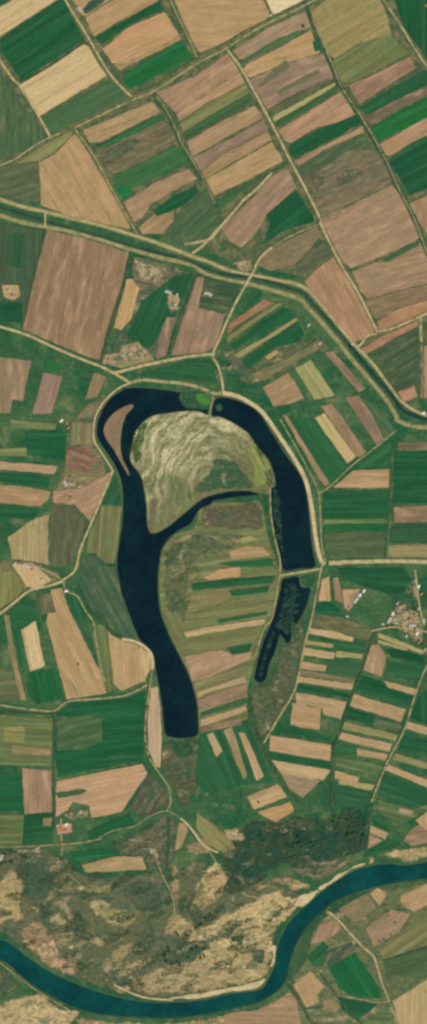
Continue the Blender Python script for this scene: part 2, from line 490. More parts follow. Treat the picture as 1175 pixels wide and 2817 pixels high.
# the round island
island = PP("E:735,605 727,560 724,480 712,400 692,330 644,262 652,200 667,130 702,80 752,45 830,30 900,22 970,20 F:0,42 60,50 120,80 190,128 240,198 290,258 315,320 325,380 "
            "304,400 290,430 200,410 100,412 0,435 E:980,460 920,510 860,560 800,603 755,620")
patch('island_grassland', island, 'scroll', (112, 112, 72), amp=1, ang=55)
patch('island_grassland', PP("F:20,250 90,245 160,285 205,340 215,400 60,412 -60,440 -130,470 -80,390 -10,330"), 'wild', (58, 94, 60), ang=20)
patch('island_grassland', PP("F:230,170 270,230 300,290 290,360 250,385 215,370 225,300 200,240"), 'grass', (132, 138, 74), ang=-60)
patch('island_grassland', PP("F:282,320 310,325 322,375 300,388 285,360"), 'grass', (150, 118, 96), ang=-60)
patch('island_grassland', PP("E:735,470 765,450 780,520 770,590 752,608 738,590"), 'grass', (112, 104, 78), ang=80)
patch('rough_grass', PP("C:430,980 520,940 560,960 500,1040 E:462,90 470,180 540,290 480,440 440,540 380,490 250,470 300,300 340,150 380,20"), 'wild', (128, 116, 82), ang=70)
patch('reed_bed', PP("E:640,190 665,130 702,80 752,45 800,34 740,90 712,150 700,230 700,320 672,300 640,260"), 'wild', (92, 112, 54), ang=70)
patch('rough_grass', PP("C:660,262 850,300 960,345 900,480 830,640 800,760 640,800 510,790 560,650 640,400"), 'wild', (72, 96, 64), ang=70)
patch('rough_grass', PP("E:-130,820 60,740 240,780 310,850 240,900 140,900 20,1000 -130,1090"), 'wild', (124, 118, 76), ang=20)
patch('rough_grass', PP("D:80,700 560,660 600,700 500,760 400,830 260,890 180,900 120,830"), 'wild', (92, 104, 68), ang=30)
# the land between the lake arms and south of it
patch('peninsula', PP("E:960,590 F:-40,480 40,470 120,468 190,470 235,460 262,490 280,590 300,660 330,740 350,820 340,930 320,1000 300,1070 H:250,130 220,270 190,390 200,510 180,540 0,590 "
      "G:985,590 978,490 962,400 930,310 892,230 842,130 805,30 E:790,960 784,860 790,770 805,700 835,655 880,620"), 'grass', (112, 116, 72), amp=1, ang=8)
patch('marsh', PP("E:975,545 F:-30,490 60,480 150,472 230,462 258,490 270,560 262,605 180,610 60,605 -30,600 E:950,590"), 'wild', (96, 88, 66), ang=12)
patch('peninsula_scrub', PP("E:805,720 840,670 900,625 1000,600 F:60,610 180,625 150,680 80,720 -60,760 -90,830 -100,900 E:930,1000 900,1074 850,1074 810,960 800,850"), 'wild', (98, 104, 68), ang=70)
patch('peninsula_scrub', PP("G:800,20 870,0 900,60 900,150 905,200 870,170 830,90"), 'grass', (112, 114, 70), ang=-60)
# rough pasture and scrub country by the river
patch('scrubland', PP("I:-300,200 0,215 250,215 330,250 400,320 560,335 720,320 780,300 830,330 900,300 980,260 J:0,280 90,300 200,350 360,390 480,440 400,540 330,640 322,760 280,850 0,925 "
      "I:1000,945 850,960 700,950 550,920 400,870 260,810 150,740 60,670 -20,635 -300,540"), 'wild', (98, 102, 70), amp=3, ang=30)
patch('scrubland', PP("J:-470,900 -330,830 -200,770 -60,690 60,640 200,590 330,560 400,540 332,640 322,740 300,800 270,850 200,880 80,905 -100,925 -300,935"), 'dry', (172, 152, 104), ang=22)
patch('scrubland', PP("J:-60,600 60,540 180,470 260,430 350,405 380,440 470,445 520,430 440,510 390,560 330,600 200,610 60,640 -40,680 -120,680"), 'dry', (190, 166, 116), ang=24)
patch('scrubland', PP("J:-40,330 0,290 60,280 92,320 96,400 70,450 20,490 -40,470 -80,420"), 'dry', (184, 156, 108), ang=60)
patch('scrubland', PP("I:-200,400 -20,365 50,310 110,340 130,390 110,470 120,560 40,580 -40,600 -200,560"), 'dry', (176, 152, 104), ang=60)
patch('scrubland', PP("I:90,600 150,570 220,570 270,640 300,740 330,840 270,830 180,750 110,680"), 'dry', (146, 112, 88), ang=-50)
patch('scrubland', PP("I:225,770 240,745 320,735 375,715 395,830 380,850 300,835"), 'dry', (180, 146, 108), ang=-40)
patch('scrubland', PP("I:560,690 700,670 740,690 640,740 590,780 540,800"), 'dry', (156, 138, 92), ang=25)
patch('scrubland', PP("I:470,470 600,500 700,520 640,610 560,600 480,540"), 'dry', (124, 124, 76), ang=40)
patch('scrubland', PP("I:240,360 330,350 430,380 560,370 600,400 500,440 330,420 250,400"), 'dry', (130, 124, 78), ang=0)
patch('scrubland', PP("I:830,290 880,300 900,380 880,500 930,560 1000,600 960,660 830,640 800,600 850,500 830,400"), 'dry', (160, 138, 96), ang=-75)
patch('scrubland', PP("I:990,380 1060,470 1040,500 960,540 900,520 950,450"), 'dry', (136, 126, 80), ang=40)
patch('scrubland', PP("I:100,930 180,910 300,985 400,1010 380,1060 200,1180 -200,1200 -200,990 -20,985 40,945"), 'dry', (190, 164, 118), ang=50)
patch('scrubland', PP("I:-200,770 -20,780 60,830 110,880 60,925 -20,960 -200,960"), 'wild', (72, 92, 60), ang=-30)
patch('scrubland', PP("I:400,1030 520,1045 700,1060 900,1055 J:0,1035 120,1012 250,985 390,905 420,950 480,1074 500,1160 I:420,1160 360,1090"), 'dry', (150, 124, 88), ang=10)
patch('scrubland', PP("I:720,100 800,40 870,60 880,140 850,300 790,330 720,300 600,240 540,190 620,160"), 'wild', (108, 104, 76), ang=-60)
patch('scrub_woodland_floor', PP("J:60,200 190,80 330,75 430,40 520,60 600,70 780,0 785,100 770,210 640,290 560,350 480,330 380,290 300,330 240,380 150,430 100,440 95,330"), 'thicket', (44, 74, 54), amp=8, ang=10)
patch('scrubland', PP("J:380,290 480,270 560,260 700,225 745,245 700,285 620,340 560,370 470,360 400,330"), 'wild', (124, 112, 84), ang=20)
patch('scrubland', PP("J:200,390 280,360 400,340 500,380 530,430 470,440 400,430 350,400 260,420 190,460"), 'dry', (142, 120, 88), ang=15)
patch('scrubland', PP("I:910,190 1000,160 1060,210 1010,240 930,245"), 'dry', (138, 118, 84), ang=10)
for s in ("I:100,250 260,270 270,380 220,470 120,450", "I:600,390 700,360 790,400 800,520 700,520 620,460", "I:490,850 560,800 660,770 740,740 760,780 640,820 540,880", "I:770,730 850,690 1000,650 1040,700 940,780 820,790",
          "J:-100,600 -20,560 60,500 160,440 170,470 60,545 -40,610", "J:100,600 160,590 180,660 110,680", "J:200,690 270,700 290,760 240,790 200,750", "I:300,560 380,640 390,760 330,700", "I:20,590 80,640 120,680 60,660", "I:560,640 700,620 740,560 770,600 760,700 720,680", "I:860,470 920,440 960,480 900,530",
          "I:150,470 260,500 380,560 360,590 200,540"):
    patch('scrubland', PP(s), 'wild', (64, 88, 62))
for s in ("I:420,470 520,450 560,500 480,560", "I:250,520 330,540 320,600 240,580", "I:580,800 700,740 760,760 660,830 580,860", "I:660,900 760,800 900,780 1060,760 1074,860 900,880 760,920", "I:320,650 370,690 380,720 320,720", "I:120,480 210,500 210,540 130,520",
          "I:440,620 520,640 500,700 430,680", "J:60,120 140,100 200,150 150,190 80,170", "J:520,270 580,250 590,280 530,300", "J:640,70 720,60 730,85 650,95", "J:400,100 460,110 450,130 405,125"):
    patch('scrubland', PP(s), 'dry', (170, 150, 108))
patch('south_bank', PP("J:600,480 720,432 850,400 960,380 1100,362 1300,340 1300,1300 880,1300 500,1200 420,1000 400,900 400,840 420,760 450,680 500,600 550,535"), 'wild', (104, 112, 70), amp=3, ang=35)
patch('scrubland', PP("J:700,290 780,250 900,212 1000,195 1150,180 1300,170 1300,235 1094,262 1000,282 900,268 800,282 740,298"), 'dry', (166, 148, 104))
patch('sandbank', PP("J:545,400 620,350 700,303 750,285 800,274 800,282 720,305 630,364 560,410"), 'sand')
patch('sandbank', PP("J:460,498 530,436 545,418 520,415 440,450 400,470"), 'sand')
patch('sandbank', PP("J:0,938 120,913 245,893 280,850 240,860 160,885 0,915 -120,930 -200,950 -80,948"), 'sand')
patch('sandbank', PP("J:325,760 330,700 315,690 300,700 315,730 305,790"), 'sand')
patch('reed_bed', PP("J:490,590 545,545 620,482 720,440 800,420 700,470 640,520 560,560 520,620 490,700 460,780 400,860 410,760 440,680"), 'reed')
patch('reed_bed', PP("H:330,20 460,20 480,180 430,370 400,460 330,560 250,640 205,520 200,400 215,330 250,362 295,335 345,190 385,165 408,140 412,60"), 'wild', (84, 92, 62), amp=3, ang=75)
patch('marsh', PP("G:800,628 900,640 980,630 1000,760 960,900 930,980 880,970 840,870 800,790 785,700"), 'wild', (82, 88, 60), amp=3, ang=80)
patch('reed_bed', PP("G:830,640 920,650 960,690 920,720 860,700"), 'reed')

YARDS = ["C:655,265 760,285 840,320 800,390 720,400 650,350", "C:820,425 890,440 900,500 860,570 815,520", "C:600,690 700,680 765,770 620,800 500,800 505,730 570,720",
 "C:1000,425 1050,440 1045,465 995,455", "D:95,290 190,255 230,300 200,350 120,330", "D:20,720 70,720 80,780 130,790 120,840 80,850 95,900 60,930 45,880 50,800", "D:500,690 560,670 575,690 520,730",
 "F:580,740 610,770 625,810 560,820 550,790 570,770", "F:700,900 780,890 770,930 740,960 700,1010 680,990", "F:880,1000 960,950 1000,1000 1060,1040 1060,1074 900,1074", "F:985,830 1010,820 1050,920 1040,1010 1000,960",
 "H:870,10 1000,-20 1060,20 1060,170 1020,170 960,130 900,80", "E:280,50 330,50 350,110 310,110", "E:300,330 370,340 420,380 400,410 320,400", "E:290,420 370,420 350,470 300,470",
 "I:695,205 760,190 800,230 790,320 760,300 740,235", "I:280,170 340,170 320,230 290,230", "I:-60,190 250,190 200,250 60,230", "G:300,980 430,960 440,1030 310,1030", "J:570,510 620,520 650,570 620,580 560,550", "J:1050,1010 D:1040,1010 1120,1000 1120,1040 1040,1040"]
for s in YARDS[:-1]: patch('yard', PP(s), 'yard', z=2.86 + .004 * YARDS.index(s), amp=5)
for s in ("A:480,760 620,680 700,690 640,760 540,820 500,800", "B:470,880 560,840 600,860 540,940 510,930", "B:620,860 700,830 780,840 720,900 640,920"):
    patch('rough_grass', PP(s), 'wild', (96, 98, 72), z=2.30)
# ------------------------------------------------------------------ dykes, canal, roads and tracks
def path(name, s, w, mat, z, edge=0, straight=False):
    pts = PP(s)
    return struct(obj(name, ribbon(pts, [(-w / 2 - edge, .02), (-w / 2, z), (w / 2, z), (w / 2 + edge, .02)], 5, straight), M[mat]))
north = "C:-200,-80 -20,-28 110,14 210,36 330,66 500,106 660,156 800,202 940,256 D:0,287 90,325 200,350 330,375 462,408 560,505 700,678 800,780 900,915 960,985 1074,1045 1300,1090"
canal = "C:-200,-40 -20,12 110,50 230,88 400,138 600,198 780,242 930,284 D:-10,322 90,350 230,368 440,432 500,480 600,590 700,705 800,830 900,945 960,1022 1074,1062 1300,1110"
south = "C:-200,10 -20,52 100,88 200,110 330,132 480,172 640,222 780,262 930,296 D:-10,346 90,375 200,395 430,462 480,505 620,660 700,762 850,935 920,1042 F:925,62 1000,92 1100,100 1300,110"
path('dyke', north, 9, 'dyke', 2.6, 5)
path('dyke', south, 11, 'dyke', 2.4, 4)
path('canal_verge', "C:-200,-40 -20,12 110,50 230,88 400,138 600,198 780,242 930,284", 18, 'dark_verge', 1.9, 2)
path('canal_verge', "C:900,276 930,284 D:-10,322 90,350 230,368 440,432 500,480 600,590 700,705 800,830 900,945", 17, 'dark_verge', 1.8, 2)
path('canal_verge', "D:800,830 900,945 960,1022 1074,1062 1300,1110", 32, 'dark_verge', 1.94, 2)
path('canal_water', "C:-200,-40 -20,12 110,50 230,88 400,138 600,198 780,242 930,284 D:-10,322 90,350 230,368 440,432 500,480 600,590 700,705", 5, 'canal', 2.1, 1)
path('canal_water', "D:690,693 700,705 800,830 900,945 960,1022 1074,1062 1300,1110", 14, 'canal', 2.1, 1)
path('dyke_track', north, 6, 'road', 2.9, 1)
path('dyke_track', south, 4, 'track', 2.7, 1)
VERGES = [  # wide rough verges and ditches
 ("A:-200,910 -20,830 70,795 190,715 370,620 640,490 770,435 960,305 1090,240 B:250,130 480,20 620,-70", 36, 'verge'),
 ("A:280,-120 320,-20 360,70 420,180 530,360 650,475", 24, 'verge'),
 ("A:370,640 460,770 545,920 620,1060 C:680,155", 20, 'verge'),
 ("A:760,470 830,570 880,690 930,780 1000,880 1070,1020", 20, 'dark_verge'),
 ("A:790,-100 830,-10 880,90 940,210 975,285", 20, 'verge'),
 ("B:90,245 160,340 250,500 330,650 400,790 470,920 540,1060 D:560,120 650,300 740,450 830,635", 22, 'verge'),
 ("B:470,0 500,90 540,180 600,320 650,430 750,590 860,770 940,940 1010,1074 D:1000,70 1074,240 1140,380", 26, 'dark_verge'),
 ("B:790,-120 850,-10 940,120 1020,250 1090,350 1200,500", 22, 'verge'),
 ("C:640,250 615,380 560,560 500,770", 14, 'dark_verge'),
 ("C:1000,350 960,370 920,480 860,640 830,750", 12, 'dark_verge'),
 ("H:815,100 760,270 700,430 645,600 610,700 605,960", 13, 'dark_verge'),
 ("F:895,210 890,400 880,560 865,740", 9, 'dark_verge'),
 ("G:265,500 262,760 265,1074", 9, 'dark_verge'),
 ("H:190,400 200,500 255,640 350,830 430,930 I:1030,40", 0, ''),
 ("H:195,440 205,530 255,645 350,830 440,940", 17, 'dark_verge'),
 ("C:240,820 150,900", 0, ''),
 ("G:735,370 722,500 720,640", 10, 'dark_verge'),
 ("E:395,880 430,960 500,1040 G:550,110 640,150", 16, 'dark_verge'),
 ("E:470,725 520,775 566,788", 9, 'dark_verge'),
 ("A:100,405 250,325 415,205", 6, 'dark_verge'),
 ("G:-20,500 150,505 265,510", 8, 'dark_verge'),
 ("D:0,1074", 0, ''),
 ("J:785,0 790,110 770,220", 9, 'dark_verge'),
 ("J:390,880 440,950 500,1060 560,1150", 13, 'dark_verge'),
 ("J:545,820 600,900 680,1000 760,1080", 9, 'dark_verge'),
 ("J:860,760 960,730 1100,690 1200,670", 7, 'dark_verge'),
 ("I:830,60 830,200 822,300 830,430", 14, 'dark_verge'),
 ("I:920,100 1000,190 1100,260", 10, 'dark_verge'),
 ("C:110,610 150,420 190,250 222,120", 8, 'dark_verge'),
]
for k, (s, w, m) in enumerate(VERGES):
    if w: path('verge', s, w * .72, m, 2.5 + .03 * (k % 13), 1)
TRACKS = [
 ("A:-200,900 -20,822 70,785 190,705 300,655", 7, 'track'), ("A:370,628 640,498 770,443 960,318 1090,252 B:120,215 250,135 400,62 480,22 620,-60", 8, 'track'),
 ("A:276,-120 312,-20 358,60 432,180 540,362 645,475", 9, 'road'),
 ("A:-100,150 -20,270 60,385 100,425 190,570 245,670", 11, 'road'),
 ("A:372,640 462,765 545,920 622,1060 C:680,155", 7, 'track'),
 ("A:770,470 840,580 892,700 935,770 1000,880 1060,1000", 4, 'track'),
 ("A:795,-100 835,-10 885,100 945,220 965,280", 5, 'track'),
 ("B:90,245 160,340 250,500 330,650 400,790 470,920 540,1060 D:560,120 650,300 740,450 830,635", 11, 'road'),
 ("B:510,100 548,180 608,320 660,440 765,600 862,770 940,940 1010,1074 D:1000,70 1074,240 1140,380", 5, 'track'),
 ("B:800,-120 855,-10 940,120 1020,250 1090,350 1200,500", 10, 'track'),
 ("D:-120,200 0,175 60,110 130,30 B:170,985 235,930 310,850", 11, 'road'),
 ("C:945,245 1000,205 1074,120 D:60,110", 9, 'road'),
 ("B:720,1000 660,1040 D:540,100 400,160 310,215", 4, 'track'), ("D:310,215 250,270 212,345 180,400 110,530 50,670 18,745 45,800 65,880 68,930", 10, 'road'),
 ("D:830,640 780,650 740,700 700,690", 10, 'road'), ("D:820,632 880,620 940,600 1050,550 1200,490", 9, 'road'),
 ("D:1040,560 1045,680", 14, 'track'), ("D:1045,680 1050,850 1045,960", 5, 'track'),
 ("C:1048,742 1000,745 900,758 700,798 580,830 540,828", 13, 'road'),
 ("C:-200,545 -20,600 130,645 260,705 400,765 520,812 640,882", 12, 'road'),
 ("C:640,882 700,868 780,874 900,886 980,905 1060,935 D:60,930", 15, 'track'),
 ("C:500,1074 480,1040 520,985 560,935 640,884 E:640,-118", 0, ''),
 ("C:640,884 590,905 540,945 500,990 470,1050 E:463,90 465,165 510,240 556,312", 6, 'sand'),
 ("D:68,932 130,945 180,968 250,1015 F:290,60 345,140 425,262 475,360 505,490 525,640 548,745 570,775", 19, 'sand'),
 ("F:350,60 430,200 500,330 540,425 548,560 555,680 575,770", 5, 'track'),
 ("F:590,768 700,762 900,758 1100,762 1300,770", 19, 'road'),
 ("F:540,425 600,385 700,290 830,190 925,110", 5, 'track'),
 ("F:560,760 545,830 525,940 500,1060 H:495,50 470,170 425,380 340,530 270,650", 9, 'track'),
 ("F:300,400 305,530 325,650 350,760 345,830 330,930 310,1040 H:270,90 225,230", 7, 'track'),
 ("E:556,312 500,450 445,580 395,700 370,800 312,850", 10, 'road'),
 ("E:312,855 240,880 150,900 60,970 -20,1030 -200,1150", 11, 'road'),
 ("E:312,855 325,905 380,930 420,1000 460,1060 G:470,130 500,300 520,345", 7, 'track'),
 ("E:70,770 180,785 260,820 312,855", 6, 'track'),
 ("G:600,140 660,150 715,180 748,225 750,290", 13, 'sand'),
 ("G:750,290 738,370 722,480 715,620 735,720 770,780 825,860 840,940 820,985", 6, 'track'),
 ("G:-200,440 -20,462 150,485 265,492 340,445 500,432 620,415 725,365", 8, 'track'),
 ("G:1100,1300 1010,1150 930,1060 880,1015 820,985 740,1010 660,1060 I:560,120 490,155", 4, 'track'),
 ("I:890,60 940,110 1000,190 1074,230", 8, 'sand'),
 ("I:280,190 400,180 500,160", 5, 'track'), ("I:300,60 300,120 305,250", 6, 'track'), ("I:-100,200 100,200 280,190", 5, 'track'),
 ("I:700,210 750,220 780,290 800,340 850,450 860,560", 5, 'track'),
 ("H:1200,100 1074,270 1010,430 960,590 880,740 800,940", 7, 'track'),
 ("H:830,110 940,150 1060,200 1150,240", 5, 'track'),
 ("H:800,100 900,80 1000,90 1100,110", 6, 'road'), ("F:1015,800 1025,900 1040,1000 1060,1074", 7, 'road'),
 ("J:580,520 620,545 700,632 760,695 810,740 830,800 850,870", 9, 'road'), ("J:850,870 885,955 930,1074", 7, 'track'),
 ("J:885,960 830,968 760,955 660,935", 5, 'track'),
 ("A:720,1074 800,1040", 0, ''),
 ("I:330,330 400,390 450,430", 4, 'track'), ("I:0,770 100,850 200,920 350,1010", 5, 'track'),
 ("I:560,880 700,940 850,955", 8, 'sand'), ("J:0,600 120,520 230,455 330,415", 0, ''),
]
for k, (s, w, m) in enumerate(TRACKS):
    if w: path('track' if m != 'road' else 'road', s, w * .82, m, 2.95 + .02 * k, 1)
# the canal runs under the road at the two crossings
def crossing(label, a, b, w):
    a, b = Vector(a), Vector(b); d = b - a; c = (a + b) / 2; L = d.length
    t = thing('road_bridge', label, 'bridge', (c.x, c.y, 0), math.atan2(d.y, d.x))
    bm = bmesh.new(); box(bm, -L / 2, L / 2, -w / 2, w / 2, 3.6, 4.3); obj('deck', bm, M['road'], t)
    for s in (-1, 1):
        bm = bmesh.new(); box(bm, -L / 2, L / 2, s * (w / 2 + .3) - .25, s * (w / 2 + .3) + .25, 3.6, 5.2); obj('parapet', bm, M['concrete'], t)
    for s in (-1, 1):
        bm = bmesh.new(); box(bm, s * L * .28 - .6, s * L * .28 + .6, -w / 2, w / 2, 0, 3.6); obj('pier', bm, M['concrete'], t)
crossing('short pale bridge carrying the dirt road over the canal at the central crossroads', W('D', 226, 322), W('D', 180, 405), 11)
crossing('narrow pale bridge over the canal near the left edge of the picture', W('C', 224, 40), W('C', 222, 118), 7)
# causeway across the right arm, and the thin weir at the lake's top
def causeway(name, label, cat, a, b, w, z, rails):
    a, b = Vector(a), Vector(b); d = b - a; c = (a + b) / 2; L = d.length
    t = thing(name, label, cat, (c.x, c.y, 0), math.atan2(d.y, d.x))
    bm = bmesh.new(); n = 14; rows = []
    for i in range(n + 1):
        x = -L / 2 + L * i / n; j = mnoise.noise(Vector((i * .7, L, 0))) * 1.2
        rows.append([bm.verts.new((x, y, zz)) for y, zz in ((-w * .9 - j, -2.5), (-w / 2, z), (w / 2, z), (w * .9 + j, -2.5))])
    for r0, r1 in zip(rows, rows[1:]):
        for k in range(3): bm.faces.new((r0[k + 1], r0[k], r1[k], r1[k + 1]))
    bmesh.ops.recalc_face_normals(bm, faces=bm.faces)
    obj('embankment', bm, M['dyke'], t)
    bm = bmesh.new(); box(bm, -L / 2, L / 2, -w * .36, w * .36, z + .02, z + .25); obj('roadway', bm, M['road'], t)
    if rails:
        for s in (-1, 1):
            bm = bmesh.new(); box(bm, -L / 2, L / 2, s * w * .45 - .2, s * w * .45 + .2, z, z + 1); obj('railing', bm, M['concrete'], t)
    return t
causeway('causeway', 'straight pale causeway crossing the right arm of the oxbow lake', 'causeway', W('F', 345, 830), W('F', 545, 796), 8, 1.6, False)
causeway('weir', 'thin pale weir crossing the narrow top of the oxbow lake to the island', 'weir', W('D', 22, 945), W('D', 2, 1045), 4, 1.0, True)
# ------------------------------------------------------------------ fields: each plot is a low body of soil or crop
FC = {  # class: (name, category, material, colour, group)
 't': ('ploughed_field', 'bare field', 'soil', (178, 146, 100)), 'T': ('stubble_field', 'stubble field', 'soil', (206, 180, 128)),
 'o': ('ploughed_field', 'bare field', 'soil', (192, 150, 104)), 'p': ('ploughed_field', 'bare field', 'soil', (164, 132, 100)),
 'b': ('ploughed_field', 'bare field', 'soil', (140, 116, 90)), 'r': ('ploughed_field', 'bare field', 'soil', (152, 114, 88)),
 'g': ('crop_field', 'crop field', 'crop', (28, 86, 52)), 'G': ('crop_field', 'crop field', 'crop', (48, 96, 58)),
 'v': ('crop_field', 'crop field', 'crop', (30, 102, 52)), 'd': ('fallow_field', 'fallow field', 'weedy', (70, 98, 64)),
 'm': ('fallow_field', 'fallow field', 'mixed', (112, 104, 76)), 'e': ('grass_field', 'grass field', 'grass', (124, 126, 78)),
 'y': ('grass_field', 'grass field', 'grass', (166, 156, 102))}
GROUPS = {'ploughed_field': 'bare ploughed fields', 'stubble_field': 'pale stubble fields', 'crop_field': 'green crop fields',
          'fallow_field': 'weedy fallow fields', 'grass_field': 'grass fields'}
